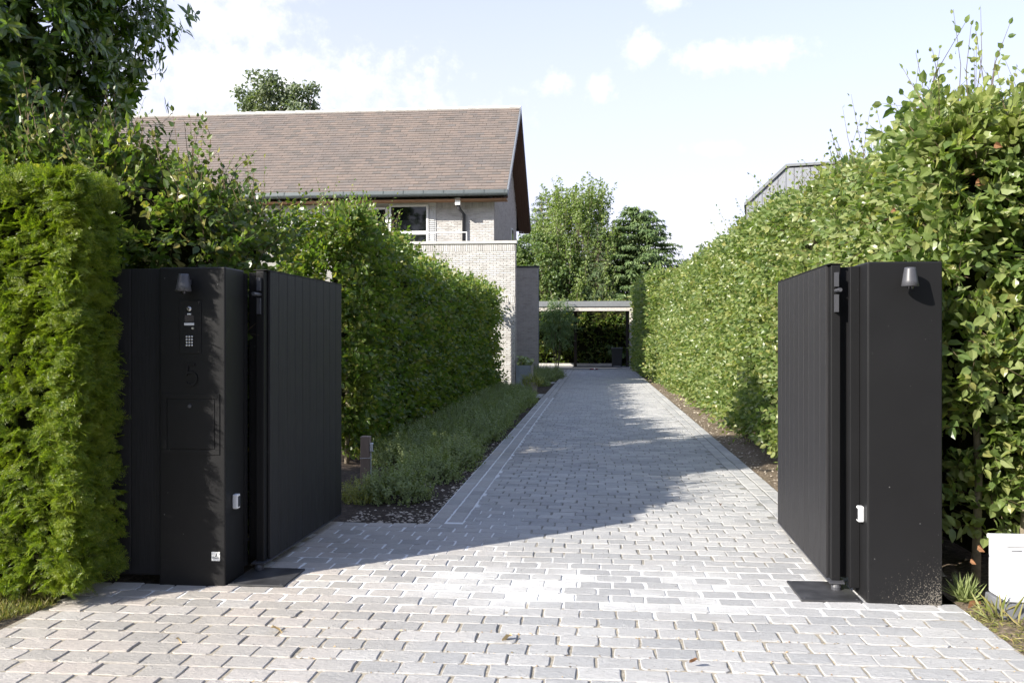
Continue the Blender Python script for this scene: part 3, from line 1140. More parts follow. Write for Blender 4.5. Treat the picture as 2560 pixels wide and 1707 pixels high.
rd.build('ridge_tiles', M['cap'], roof, 'stuff')
vb = MB()
vb.prism([(EY0 - .05, EZ - .16), (EY0 - .05, EZ + .05), (35.6, RZ + .07), (35.6, RZ - .16)], 'x', VX - .03, VX + .02)
vb.build('verge_board', M['light_zinc'], house)
vb = MB()
vb.prism([(EY1 + .05, EZ - .12), (EY1 + .05, EZ + .12), (35.6, RZ + .07), (35.6, RZ - .16)], 'x', VX - .028, VX + .018)
vb.build('verge_board', M['dark_zinc'], house)
sf = MB()
for k in range(5):           # boarded underside of the gable overhang, front and back
    x0 = HX + .02 + k * .106
    sf.prism([(EY0 + .1, EZ - .19), (35.6, RZ - .40), (35.6, RZ - .44), (EY0 + .1, EZ - .23)], 'x', x0, x0 + .098)
    sf.prism([(EY1 - .0, EZ - .17), (35.6, RZ - .41), (35.6, RZ - .45), (EY1 - .0, EZ - .21)], 'x', x0 + .002, x0 + .1)
sf.build('gable_soffit', M['dark_wood'], house)
for k in range(4):
    y0 = EY0 + .03 + k * .165
    MB().box(HL, VX - .06, y0, y0 + .158, EZ - .25, EZ - .225).build('soffit_board', M['soffit'], house)
gt = MB()
gp = [(EY0 - .02 + .075 * math.cos(a), EZ - .02 + .13 * math.sin(a)) for a in np.linspace(math.pi * .98, math.pi * 2.0, 9)]
gt.prism([(EY0 - .17, EZ + .05)] + [(EY0 - .095 + .085 * math.cos(a), EZ - .06 + .085 * math.sin(a)) for a in np.linspace(math.pi, 2 * math.pi, 8)] + [(EY0 - .0, EZ + .04)], 'x', HL, VX + .01)
gutter = gt.build('gutter', M['zinc'], house)
x = VX - .1
while x > HL:
    MB().prism([(EY0 - .185, EZ + .055), (EY0 - .185, EZ - .06), (EY0 - .095, EZ - .155), (EY0 - .09, EZ - .148), (EY0 - .172, EZ - .058), (EY0 - .172, EZ + .055)], 'x', x - .018, x + .018).build('gutter_bracket', M['zinc'], gutter)
    x -= .70
    if x < -11: break
dp = MB()
dp.box(-4.83, -4.66, EY0 + .08, EY0 + .28, EZ - .42, EZ - .18)
dp.build('rain_hopper', M['white_paint'], house)
MB().tube([(-4.745, EY0 + .18, EZ - .4), (-4.70, EY0 + .3, EZ - .55), (-4.60, HY0 - .10, EZ - .68), (-4.60, HY0 - .10, 3.6)], .062, 10).build('downpipe', M['dark_zinc'], house, smooth=True)
# window band of the upper storey
wz0, wz1 = 4.0, 6.33


def window(x0, x1, z0, z1, y=HY0, transom=None):
    f = MB()
    fw = .075
    f.box(x0, x0 + fw, y - .09, y - .005, z0, z1)
    f.box(x1 - fw, x1, y - .09, y - .005, z0, z1)
    f.box(x0 + fw, x1 - fw, y - .088, y - .005, z1 - fw, z1)
    f.box(x0 + fw, x1 - fw, y - .088, y - .005, z0, z0 + fw)
    if transom: f.box(x0 + fw, x1 - fw, y - .086, y - .005, transom - .06, transom + .06)
    o = f.build('window', M['white_paint'], house)
    zs = [z0 + fw, transom - .06, transom + .06, z1 - fw] if transom else [z0 + fw, z1 - fw]
    for k in range(0, len(zs), 2):
        MB().box(x0 + fw, x1 - fw, y - .05, y - .03, zs[k], zs[k + 1]).build('pane', M['glass'], o)
    return o


window(-7.27, -5.86, 4.35, wz1 - .04, transom=5.30)
window(-8.72, -7.32, 4.35, wz1 - .12, transom=5.30)
lo = MB().box(-5.85, -5.61, HY0 - .04, HY0 - .005, 4.0, wz1 - .02).build('shutter', M['grey_paint'], house)
for k in range(26):
    z = 4.35 + k * .073
    MB().prism([(HY0 - .075, z), (HY0 - .04, z + .045), (HY0 - .038, z + .03), (HY0 - .07, z - .008)], 'x', -5.84, -5.66).build('slat', M['grey_paint'], lo)
cl = MB().box(-14, -8.73, HY0 - .05, HY0 - .005, 4.0, wz1).build('cladding', M['grey_paint'], house)
for k in range(12):
    z = 4.1 + k * .185
    MB().box(-14, -8.74, HY0 - .072, HY0 - .05, z, z + .177).build('cladding_board', M['grey_paint'], cl)
MB().box(-8.72, -5.6, HY0 - .06, HY0 - .005, wz1 - .02, wz1 + .12).build('lintel', M['grey_paint'], house)
gw = MB().box(HX + .012, HX + .05, 37.15, 37.75, 5.25, 6.2).build('window', M['white_paint'], house, label='narrow window in the shaded gable')
MB().box(HX + .045, HX + .056, 37.2, 37.7, 5.3, 6.15).build('pane', M['glass'], gw)
# terrace in front
TX, TY, TZ = -2.57, 28.4, 4.62
tw = MB().box(-12, TX, TY, TY + .30, -.1, TZ).build('terrace_wall', M['mortar'], house)
brick_wall(tw, (-8.0, TY - .003, 0), (1, 0, 0), (0, -1, 0), TX + 8.0, .02, TZ, M['white_brick'], 300, TX + 8.0, zmin=1.4, soldier=(4.40, 2.72))
brick_wall(tw, (TX + .003, TY, 0), (0, 1, 0), (1, 0, 0), .30, .02, TZ - .03, M['grey_brick'], 40, 0, zmin=1.4)
MB().box(-12, TX + .05, TY - .05, TY + .35, TZ + .004, TZ + .09).build('cap_stone', M['cap'], house)
MB().box(-12, TX - .3, TY + .3, HY0 - .01, 3.5, 3.6).build('terrace_floor', M['cap'], house)
rl = MB()
rl.box(-9, -4.18, TY + .36, TY + .39, 5.03, 5.055)
rl.box(-4.21, -4.18, TY + .362, TY + .388, 3.6, 5.03)
rl.box(-4.0, -3.965, TY + .9, TY + .94, 3.6, 4.93)
rl.box(-6.2, -6.17, TY + .362, TY + .388, 3.6, 5.03)
rl.build('railing', M['white_paint'], house)

gwall = thing('garden_wall', (-2.7, 37.1, 0), 'narrow grey brick wall in shade beyond the terrace', 'wall')
gx0, gx1 = -3.5, -2.39
wo = MB().box(gx0, gx1, 37.0, 37.32, -.1, 4.52).build('wall', M['dark_mortar'], gwall)
brick_wall(wo, (gx0, 36.997, 0), (1, 0, 0), (0, -1, 0), gx1 - gx0, .02, 4.5, M['grey_brick'], 300, gx1 - gx0, zmin=1.2, soldier=(4.22, 2.72))
MB().box(gx0, gx1 + .03, 36.96, 37.36, 4.523, 4.6).build('cap_stone', M['dark_zinc'], gwall)
MB().box(gx1 + .004, gx1 + .03, 36.99, 37.03, 0, 4.52).build('corner_strip', M['light_zinc'], gwall)

# ------------------------------------------------------------------ carport at the end
cp = thing('carport', (-1, 46, 0), 'open timber carport with a flat grey roof at the end of the drive', 'carport')
CX0, CX1, CY0, CY1 = -5.5, 1.86, 45.6, 51.6
MB().box(CX0, CX1 + .06, CY0 - .06, CY1, 3.2, 3.48).build('roof', M['light_zinc'], cp)
MB().box(CX0, CX1, CY0, CY0 + .14, 2.98, 3.19).build('beam', M['carport_white'], cp, label='pale weathered front beam')
MB().box(CX0 + .1, CX1 - .1, CY0 + .15, CY1 - .1, 3.10, 3.19).build('ceiling', M['dark_wood'], cp)
MB().box(CX1 - .17, CX1, CY0 + .002, CY0 + .16, -.02, 2.975).build('post', M['carport_white'], cp)
MB().box(-1.25, -1.08, 50.7, 50.86, -.02, 3.09).build('post', M['dark_post'], cp)
MB().box(CX1 - .18, CX1 - .02, 50.7, 50.86, -.02, 3.09).build('post', M['dark_post'], cp)
MB().box(CX0, CX0 + .16, 50.7, 50.86, -.02, 3.09).build('post', M['dark_post'], cp)
MB().box(CX0, CX0 + .16, CY0, CY0 + .16, -.02, 2.975).build('post', M['carport_white'], cp)
MB().box(CX0, CX1 - .4, 52.0, 52.12, -.02, .13).build('kerb', M['cap'], None, 'structure')
MB().add([(CX0, 46.5, -.014), (CX1, 46.5, -.014), (CX1, 52, -.014), (CX0, 52, -.014)], [(0, 1, 2, 3)]).build('carport_floor', M['plinth'], None, 'structure')
wb = thing('wheelie_bin', (1.15, 50.3, 0), 'dark wheelie bin standing in the shadow at the right side of the carport', 'bin')
bb = MB()
bb.prism([(.90, .06), (1.42, .06), (1.46, 1.0), (.86, 1.0)], 'y', 50.0, 50.55)
bb.build('body', M['bin'], wb)
MB().box(.84, 1.48, 49.94, 50.6, 1.0, 1.07, .02).build('lid', M['plinth'], wb)
for xx in (.88, 1.38):
    MB().tube([(xx, 50.58, .1), (xx + .06, 50.58, .1)], .1, 12).build('wheel', M['bin'], wb)
toy = thing('ball', (-.17, 45.3, 0), 'small pale ball lying on the drive in front of the carport', 'ball')
b_ = MB()
b_.tube([(-.08 + .0001 * k, 45.3, .045 + .044 * math.sin(a)) for k, a in enumerate(np.linspace(-1.5, 1.5, 9))], [max(.002, .044 * math.cos(a)) for a in np.linspace(-1.5, 1.5, 9)], 10)
b_.build('ball_skin', M['white_paint'], toy, smooth=True)
sk = thing('toy', (-.17, 45.34, 0), 'small dark red toy lying flat beside the pale ball', 'toy')
MB().box(-.32, .09, 45.36, 45.46, 0.0, .055, .02).build('body', M['red'], sk)
MB().tube([(-.26, 45.35, .03), (-.26, 45.47, .03)], .028, 8).build('wheel', M['ink'], sk)
MB().tube([(.03, 45.35, .03), (.03, 45.47, .03)], .028, 8).build('wheel', M['ink'], sk)

# ------------------------------------------------------------------ neighbour's building beyond the right hedge
nb = thing('neighbour_house', (8, 31, 0), 'dark grey clad house with a clipped gable behind the right hedge', 'house')
prof = [(4.92, 0), (4.92, 5.98), (6.2, 7.16), (13.2, 7.22), (14.5, 6.0), (14.5, 0)]
nbw = MB().prism(prof, 'y', 30.0, 42.0).build('wall', M['dark_zinc'], nb)
x = 4.94
ztop = lambda x: 5.96 + (x - 4.92) * .922 if x < 6.2 else 7.14
k = 0
while x < 14.3:
    x1 = min(x + .235, 14.4)
    MB().prism([(x, 0), (x1, 0), (x1, min(ztop(x1), 7.14) if x1 < 13 else 6.1), (x, min(ztop(x), 7.14) if x < 13 else 6.1)], 'y', 29.965, 29.998).build('cladding_panel', M['neighbour'], nbw)
    x += .25
ed = MB()
ed.prism([(4.86, 5.95), (4.86, 6.04), (6.18, 7.25), (13.2, 7.31), (13.2, 7.23), (6.22, 7.17), (4.94, 5.99)], 'y', 29.9, 42.05)
ed.build('roof_edge', M['light_zinc'], nb)
nb.rotation_euler = (0, 0, R(-10))
nb.location = (8.127, 30.45, 0)

# ------------------------------------------------------------------ gate posts
GZ = 2.06


def wall_lamp(parent, x, y, zt):
    """cone lamp: a shade on a small wall arm, bulb holder below"""
    n = 24
    o = MB()
    yc = y - .078
    o.tube([(x, yc, zt), (x, yc, zt - .002), (x, yc, zt - .016), (x, yc, zt - .08), (x, yc, zt - .112), (x, yc, zt - .114)], [.0, .031, .034, .044, .050, .047], n)
    sh = o.build('wall_lamp', M['lamp'], parent, smooth=False)
    sh.data.polygons.foreach_set('use_smooth', [len(p.vertices) == 4 for p in sh.data.polygons])
    MB().box(x - .016, x + .016, y - .05, y, zt - .07, zt - .035).build('wall_arm', M['lamp'], sh)
    MB().tube([(x, yc, zt - .112), (x, yc, zt - .128)], .018, 12).build('bulb_holder', M['dark_lens'], sh)
    return sh


def photocell(parent, x, y, z, s):
    o = MB().box(min(x, x + s * .036), max(x, x + s * .036), y - .022, y + .03, z - .048, z + .048, .008).build('photocell', M['light_plastic'], parent)
    xa, xb = sorted((x + s * .03, x + s * .0375))
    MB().box(xa, xb, y - .014, y + .022, z - .036, z + .036, .004).build('lens', M['dark_lens'], o)


PXL0, PXL1, PYF = -2.828, -2.382, 5.56
lp = thing('gate_post', (-2.6, 5.7, 0), 'black metal gate post with intercom, letterbox and number 5', 'gate post', 'gate posts')
# body as a plate with the letterbox opening recessed
MB().box(PXL0, PXL1, PYF, 5.87, -.05, GZ, .010, 3).build('body', M['black'], lp)
MB().box(PXL1 - .03, PXL1 + .0, 5.873, 5.93, .05, GZ - .02).build('flange', M['black'], lp)
wall_lamp(lp, -2.625, PYF, 2.012)
ip = MB().box(-2.69, -2.542, PYF - .006, PYF + .01, 1.499, 1.844, .003).build('intercom', M['black'], lp)
pf = PYF - .006
cxx = -2.622
MB().tube([(cxx, pf, 1.789), (cxx, pf - .004, 1.789), (cxx, pf - .009, 1.789)], [.016, .0155, .009], 20).build('camera_lens', M['steel'], ip)
MB().tube([(cxx, pf - .008, 1.789), (cxx, pf - .0105, 1.789)], [.008, .006], 14).build('camera_glass', M['dark_lens'], ip)
MB().box(cxx - .013, cxx + .013, pf - .003, pf + .001, 1.750, 1.760, .002).build('sensor', M['light_plastic'], ip)
gr = MB()
for a in range(8):
    for b in range(6):
        xx, zz = cxx - .026 + a * .0075, 1.708 + b * .0072
        gr.box(xx - .0028, xx + .0028, pf - .0006, pf + .001, zz - .0026, zz + .0026)
gr.build('speaker_grille', M['dark_lens'], ip)
MB().box(cxx - .033, cxx + .034, pf - .003, pf + .001, 1.682, 1.698, .0015).build('name_plate', M['light_plastic'], ip)
MB().tube([(-2.597, pf, 1.663), (-2.597, pf - .005, 1.663)], [.009, .0075], 16).build('call_button', M['steel'], ip)
for a in range(3):
    for b in range(4):
        xx, zz = -2.6385 + a * .0178, 1.609 - b * .0184
        MB().tube([(xx, pf, zz), (xx, pf - .004, zz), (xx, pf - .006, zz)], [.0072, .0068, .004], 12).build('key', M['steel'], ip)
for (sx, sz) in ((-2.556, 1.832), (-2.556, 1.511)):
    MB().tube([(sx, pf, sz), (sx, pf - .002, sz)], .0035, 8).build('screw', M['dark_lens'], ip)


def ribbon(pts, w, y0, y1):
    """a flat numeral stroke standing proud of the post"""
    m = MB()
    P = [Vector((p[0], 0, p[1])) for p in pts]
    Lf, Rt_ = [], []
    for i, p in enumerate(P):
        t = (P[min(i + 1, len(P) - 1)] - P[max(i - 1, 0)]).normalized()
        n = Vector((-t.z, 0, t.x))
        Lf.append(p + n * w / 2)
        Rt_.append(p - n * w / 2)
    for i in range(len(P) - 1):
        q = [Lf[i], Lf[i + 1], Rt_[i + 1], Rt_[i]]
        m.add([(a.x, y1, a.z) for a in q] + [(a.x, y0, a.z) for a in q], [(4, 5, 6, 7), (0, 4, 7, 3), (1, 2, 6, 5), (0, 1, 5, 4), (3, 7, 6, 2)])
    return m


n5x, n5z, s5 = -2.612, 1.366, .142
arc = [(n5x - .002 + .040 * math.cos(a), n5z - .028 + .042 * math.sin(a)) for a in np.linspace(R(128), R(-140), 22)]
nm = ribbon([(n5x + .026, n5z + .063), (n5x - .022, n5z + .063)], .015, PYF - .010, PYF + .001)
nm.v += []
m2 = ribbon([(n5x - .019, n5z + .070), (n5x - .030, n5z - .006)], .014, PYF - .0102, PYF + .001)
m3 = ribbon(arc, .015, PYF - .0098, PYF + .001)
for m_ in (m2, m3):
    nm.add(m_.v, m_.f)
nm.build('house_number', M['black'], lp)
lb = MB()
x0, x1, z0, z1 = -2.802, -2.42, .848, 1.24
for q in ((x0, x1, z1 - .030, z1), (x0, x1, z0, z0 + .030), (x0, x0 + .028, z0 + .031, z1 - .031), (x1 - .028, x1, z0 + .031, z1 - .031)):
    lb.box(q[0], q[1], PYF - .005, PYF + .004, q[2], q[3])
lf = lb.build('letterbox_frame', M['black'], lp)
fl = MB().box(x0 + .034, x1 - .034, PYF - .0035, PYF + .003, z0 + .037, z1 - .037, .0012).build('letterbox_flap', M['black'], lp)
MB().tube([(-2.619, PYF - .003, 1.16), (-2.619, PYF - .012, 1.16)], [.013, .011], 16).build('lock', M['lamp'], fl)
photocell(lp, PXL1, 5.69, .525, 1)
st = MB().box(-2.4735, -2.418, PYF - .0016, PYF + .001, .163, .221).build('sticker', M['sticker'], lp)
lg = ribbon([(-2.4405, .208), (-2.4405, .194), (-2.4495, .1935)], .005, PYF - .0026, PYF - .0015)
lg.build('logo', M['ink'], st)


def text(s, size, x, z, y, parent, name, mat, thick=.0005):
    c = bpy.data.curves.new(name, 'FONT')
    c.body = s
    c.size = size
    c.align_x = 'CENTER'
    c.extrude = thick
    c.materials.append(mat)
    o = bpy.data.objects.new(name, c)
    COL.objects.link(o)
    o.parent = parent
    b = base_of(parent)
    o.location = (x - b[0], y - b[1], z - b[2])
    o.rotation_euler = (R(90), 0, 0)
    bpy.context.view_layer.update()
    me = bpy.data.meshes.new_from_object(o.evaluated_get(bpy.context.evaluated_depsgraph_get()))
    q = link_mesh(name, me, parent)
    q.location, q.rotation_euler = o.location, o.rotation_euler
    bpy.data.objects.remove(o)
    q.name = name
    return q


text('PORLETO', .0105, -2.4457, .179, PYF - .0022, st, 'lettering', M['ink'])

PXR0, PXR1 = 1.63, 2.066
rp = thing('gate_post', (1.85, 5.7, 0), 'plain black metal gate post in full sun with only a cone lamp', 'gate post', 'gate posts')
MB().box(PXR0, PXR1, PYF, 5.87, -.05, GZ, .011, 3).build('body', M['black'], rp)
MB().box(PXR0 - .058, PXR0 - .001, 5.715, 5.76, .05, GZ - .015, .003).build('flange', M['black'], rp)
wall_lamp(rp, 1.852, PYF, 2.02)
photocell(rp, PXR0, 5.64, .525, -1)


def gate_leaf(label, hinge, tip, s, z0=.065, z1=2.065):
    """ten upright boards on a steel frame; s is the side that faces the drive (+1 faces +x)"""
    t = thing('gate_leaf', (hinge[0], hinge[1], 0), label, 'gate', 'open gate leaves')
    L_ = math.hypot(tip[0] - hinge[0], tip[1] - hinge[1])
    ang = math.atan2(tip[0] - hinge[0], tip[1] - hinge[1])

    def put(m, name, mat, kind=None):
        # built along +y from the hinge, then turned
        me = m.mesh(name, mat)
        o = link_mesh(name, me, t, kind)
        o.rotation_euler = (0, 0, -ang)
        return o
    f = MB()
    f.box(-.028, .028, 0, .062, z0, z1 - .004, .004)
    fo = put(f, 'hinge_stile', M['black'])
    put(MB().box(-.025, .025, L_ - .05, L_, z0 + .01, z1 - .01, .004), 'end_stile', M['black'])
    xa, xb = sorted((-s * .029, -s * .098))
    put(MB().box(xa, xb, .044, .058, z0 + .01, z1 - .012, .003), 'rebate_strip', M['black'])
    fr = MB()
    for z in (z0 + .02, .75, 1.4, z1 - .07):
        fr.box(-.024, .018 if s < 0 else .024, .064, L_ - .052, z, z + .05)
    put(fr, 'rails', M['black'])
    n = 10
    w = (L_ - .066) / n
    for k in range(n):
        a = .066 + k * w
        for sd in (s, -s):
            xa, xb = sorted((sd * .0255, sd * .046))
            put(MB().box(xa, xb, a + .003, a + w - .003, z0, z1, .003, 1), 'board', M['board'])
    tp = MB().box(-.047, .047, .0, L_, z1 + .002, z1 + .008)
    put(tp, 'top_strip', M['black'])
    bt = MB().box(-.049, .049, .0, L_, z0 - .012, z0 - .002)
    put(bt, 'bottom_strip', M['lamp'])
    hb = MB()
    hb.tube([(0, .0, z1 - .165), (0, -.12, z1 - .165)], .012, 10)
    hb.box(-.012, .012, -.03, -.005, z1 - .30, z1 - .19)
    hb.box(-.012, .012, -.03, -.005, z1 - .14, z1 - .05)
    put(hb, 'top_hinge', M['lamp'])
    pv = MB()
    pv.tube([(0, -.01, -.004), (0, -.01, .03), (0, -.01, .055)], [.032, .032, .022], 14)
    pv.box(-.045, .045, -.04, .03, .052, .062)
    put(pv, 'pivot', M['lamp'])
    return t


gate_leaf('open black boarded gate leaf swung inward beside the number 5 post', (-2.306, 5.96), (-2.27, 7.66), 1)
gate_leaf('open black boarded gate leaf in sun beside the plain right post', (1.515, 5.83), (1.565, 7.67), -1)
for (x0, x1, side, lab) in ((-2.37, -2.0, -1, 'black steel floor plate under the pivot of the shaded left gate leaf'), (1.245, 1.605, 1, 'black steel floor plate under the pivot of the sunlit right gate leaf')):
    t = thing('floor_plate', ((x0 + x1) / 2, 5.8, 0), lab, 'floor plate', 'gate pivot plates')
    MB().box(x0, x1, 5.57, 6.0, -.01, .012, .003).build('cover', M['floor_plate'], t)
    for sx in (x0 + .025, x1 - .025):
        for sy in (5.6, 5.97):
            MB().tube([(sx, sy, .011), (sx, sy, .0145)], .007, 8).build('screw', M['lamp'], t)
fp = thing('fence_panel', (-3.05, 5.64, 0), 'black boarded fence panel between the yew hedge and the number 5 post', 'fence')
for (a, b) in ((-3.052, -2.836), (-3.272, -3.056)):
    MB().box(a, b, 5.62, 5.642, .045, GZ - .004, .003, 1).build('board', M['board'], fp)
for z in (.2, 1.0, 1.8):
    MB().box(-3.27, -2.84, 5.643, 5.68, z, z + .06).build('rail', M['black'], fp)
# ------------------------------------------------------------------ hedges
UPV = np.array([0, 0, 1.])


def top_points(x0, x1, y0, y1, z, n, lean=(0, 0, 1)):
    p = np.column_stack([rng.uniform(x0, x1, n), rng.uniform(y0, y1, n), np.full(n, z) + rng.uniform(-.15, .05, n)])
    return p, np.repeat(np.array([lean], float), n, 0)


# long hedge on the right of the drive
hr = thing('beech_hedge', (2.9, 20, 0), 'long sunlit beech hedge down the right side of the drive', 'hedge', 'beech hedges')
dr = lambda P: np.clip(175 * (7.5 / view(P)[2]) ** .85, 48, 190)
sp1 = top_points(2.45, 3.3, 6.6, 16, 3.2, 120)
sp2 = top_points(2.6, 3.4, 16, 33, 3.45, 80)
prof = [(6.3, 3.05), (10, 3.2), (14, 3.42), (20, 3.5), (27, 3.45), (33.3, 3.4)]
fr = []
for (ya, za), (yb, zb) in zip(prof[:-1], prof[1:]):
    L_, dz = yb - ya, zb - za
    fr += [((2.22, ya, .10), (0, L_, dz), (.16, 0, za - .13), (-1, 0, .05)), ((2.42, ya, za), (0, L_, dz), (1.0, 0, .1), (0, 0, 1)),
           ((2.40, ya, za - .18), (0, L_, dz), (.25, 0, .25), (-.7, 0, .7))]
sp1[0][:, 2] = np.interp(sp1[0][:, 1], [p[0] for p in prof], [p[1] for p in prof]) + rng.uniform(-.1, .05, len(sp1[0]))
sp2[0][:, 2] = np.interp(sp2[0][:, 1], [p[0] for p in prof], [p[1] for p in prof]) + rng.uniform(-.1, .05, len(sp2[0]))
hedge(hr, fr + [((2.3, 6.3, 2.0), (1.1, 0, 0), (0, 0, 1.25), (0, -1, 0))],
      .078, 7, .24, M['beech'], 3.1, dr, amp=.10, singles=300, shoots=tuple(np.concatenate(x) for x in zip(sp1, sp2)),
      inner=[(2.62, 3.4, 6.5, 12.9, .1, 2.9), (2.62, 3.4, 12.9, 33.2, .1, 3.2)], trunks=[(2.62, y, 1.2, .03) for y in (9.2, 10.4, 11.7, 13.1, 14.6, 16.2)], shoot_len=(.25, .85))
# its street end, next to the right post
he = thing('beech_hedge', (2.8, 6.2, 0), 'tall near beech hedge with big leaves right of the plain gate post', 'hedge', 'beech hedges')
sp1 = top_points(2.1, 3.6, 5.8, 6.5, 2.95, 46)
hedge(he, [((2.13, 5.80, .95), (1.75, 0, 0), (0, 0, 2.05), (0, -1, 0)),
           ((2.28, 5.85, .42), (1.6, 0, 0), (0, 0, .6), (0, -1, 0)),
           ((2.10, 5.78, 2.92), (1.75, 0, .05), (0, .8, 0), (0, 0, 1)),
           ((2.10, 5.76, 2.8), (1.75, 0, 0), (0, .2, .22), (0, -.7, .7)),
           ((2.12, 5.85, 1.0), (0, .6, 0), (0, 0, 2.1), (-1, 0, 0))],
      .09, 7, .24, M['beech'], 8.4, lambda P: np.full(len(P), 290.), amp=.10, hollow=.55, singles=300, shoots=sp1, shoot_len=(.25, .8),
      inner=[(2.38, 4.0, 6.12, 6.6, .75, 2.85)], trunks=[(2.44, 6.02, 1.9, .026), (2.72, 6.0, 1.7, .024), (3.1, 6.05, 1.8, .03), (2.2, 6.1, 1.6, .018)])
# the last stretch towards the carport
hf = thing('beech_hedge', (2.5, 39, 0), 'far beech hedge beside the carport, half in the shade of the house', 'hedge', 'beech hedges')
hedge(hf, [((2.12, 33.4, .1), (-.15, 12.4, 0), (0, 0, 3.9), (-1, 0, 0)), ((2.12, 33.4, 4.0), (-.15, 12.4, 0), (.9, 0, 0), (0, 0, 1)), ((2.12, 33.4, .1), (.9, 0, 0), (0, 0, 3.9), (0, -1, 0))],
      .10, 6, .26, M['beech'], 5.2, lambda P: np.full(len(P), 55.), amp=.07, inner=[(2.28, 3.0, 33.6, 45.6, .05, 3.85)])
# block behind the left post
hl = thing('beech_hedge', (-3.6, 7.2, 0), 'unclipped beech hedge with loose shoots behind the number 5 post', 'hedge', 'beech hedges')
sp1 = top_points(-4.9, -2.6, 6.0, 7.3, 3.0, 130)
sp1[0][:, 2] -= np.clip((sp1[0][:, 0] + 3.7) * .42, 0, 1)
sp2 = face_points((-4.4, 5.95, 2.0), (1.8, 0, 0), (0, 0, 1.0), (0, -1, 0), lambda P: np.full(len(P), 12.))
sp3 = face_points((-2.52, 6.0, 2.0), (-.1, 1.2, 0), (-.1, 0, .6), (1, 0, 0), lambda P: np.full(len(P), 12.))
shl = tuple(np.concatenate(x) for x in zip(sp1, sp2, sp3))
hedge(hl, [((-4.9, 6.0, .1), (2.4, 0, 0), (0, 0, 2.45), (0, -1, 0)),
           ((-4.9, 6.0, 2.55), (1.3, 0, 0), (0, 0, .4), (0, -1, 0)),
           ((-2.5, 6.0, .1), (-.15, 1.3, 0), (-.03, 0, 2.4), (1, 0, 0)),
           ((-4.9, 6.0, 2.95), (1.35, 0, 0), (0, 1.3, 0), (0, 0, 1)),
           ((-3.6, 6.0, 2.98), (1.08, 0, -.48), (0, 1.3, 0), (.4, 0, .9))],
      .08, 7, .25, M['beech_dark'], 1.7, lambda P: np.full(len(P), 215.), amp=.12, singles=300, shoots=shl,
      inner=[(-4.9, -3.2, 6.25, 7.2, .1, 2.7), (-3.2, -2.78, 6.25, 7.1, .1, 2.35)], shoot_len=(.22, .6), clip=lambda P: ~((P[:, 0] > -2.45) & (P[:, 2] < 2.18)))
# long hedge on the left of the drive
hd = thing('beech_hedge', (-3.45, 19, 0), 'long shaded beech hedge behind the low plants on the left of the drive', 'hedge', 'beech hedges')
dl = lambda P: np.clip(120 * (11 / view(P)[2]) ** .8, 52, 120) * np.where(P[:, 1] < 12.7, 1.7, 1.0)
sp1 = top_points(-3.85, -3.05, 11.0, 14, 3.15, 80)
sp2 = top_points(-3.8, -3.05, 15, 27, 3.05, 50)
hedge(hd, [((-3.02, 11.1, .1), (0, 16.75, 0), (0, 0, 2.85), (1, 0, 0)),
           ((-4.1, 11.08, .3), (1.1, 0, 0), (0, 0, 2.85), (0, -1, 0)), ((-4.1, 11.1, .8), (0, 1.5, 0), (0, 0, 2.3), (-1, 0, 0)),
           ((-3.95, 11.1, 3.15), (.95, 0, 0), (0, 4, -.2), (0, 0, 1)), ((-3.95, 15.1, 2.95), (.95, 0, 0), (0, 12.75, .15), (0, 0, 1)), ((-3.02, 11.1, 2.9), (0, 3.5, 0), (0, 0, .25), (1, 0, 0))],
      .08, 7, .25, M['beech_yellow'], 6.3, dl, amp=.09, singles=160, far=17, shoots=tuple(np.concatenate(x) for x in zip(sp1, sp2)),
      inner=[(-3.65, -3.25, 12.1, 27.6, .1, 2.75)], trunks=[(-3.2, 11.25, 1.4, .028), (-3.55, 11.3, 1.5, .03), (-3.2, 12.3, 1.0, .03)])
# behind the carport
hb_ = thing('hedge', (-1, 53.4, 0), 'dark clipped hedge behind the carport with a sunlit upper band', 'hedge')
hedge(hb_, [((-8, 52.9, .05), (13, 0, 0), (0, 0, 3.6), (0, -1, 0)), ((-8, 52.9, 3.6), (13, 0, 0), (0, .9, 0), (0, 0, 1))],
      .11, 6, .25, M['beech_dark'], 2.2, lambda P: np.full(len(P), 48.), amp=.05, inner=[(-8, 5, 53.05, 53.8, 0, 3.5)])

# yew
yw = thing('yew_hedge', (-3.6, 5.3, 0), 'clipped yew hedge at the left edge, taller than the gate', 'hedge')
XY, YY, ZY = -3.08, 5.0, 2.62
yd = lambda P: np.full(len(P), 1000.)
S, O = [], []
for fc in [((-4.3, YY, .10), (XY + 4.3, 0, 0), (0, 0, ZY - .1), (0, -1, 0)), ((XY, YY, .10), (0, .62, 0), (0, 0, ZY - .1), (1, 0, 0)),
           ((-4.3, YY, ZY), (XY + 4.3, 0, 0), (0, .62, 0), (0, 0, 1)), ((XY - .06, YY - .0, .10), (.1, .1, 0), (0, 0, ZY - .1), (.7, -.7, 0))]:
    p, n = face_points(*fc, yd)
    b = bulge(p, .026, 4.0, 2.2)
    p = p + n * (b - .075 - rng.random(len(p)) ** 1.3 * .13)[:, None]
    low = np.clip((.9 - p[:, 2]) / .9, 0, 1)
    p = p + n * (low * .06)[:, None]
    S.append(p)
    O.append(n)
S, O = np.concatenate(S), np.concatenate(O)
keep = (S[:, 0] > -4.0)
S, O = S[keep], O[keep]
n = len(S)
top = O[:, 2:3] > .9
t = norm(O + np.where(top, 0, 1) * np.array([.10, 0, -.2]) + rng.normal(0, .36, (n, 3)))
pn = norm(np.array([0, -.2, .6]) + O * .55 + rng.normal(0, .55, (n, 3)))
pn = norm(pn - t * np.sum(pn * t, 1, keepdims=True))
bb_ = np.cross(pn, t)
flen = rng.uniform(.065, .115, n) * np.where(rng.random(n) < .03, 1.5, 1)
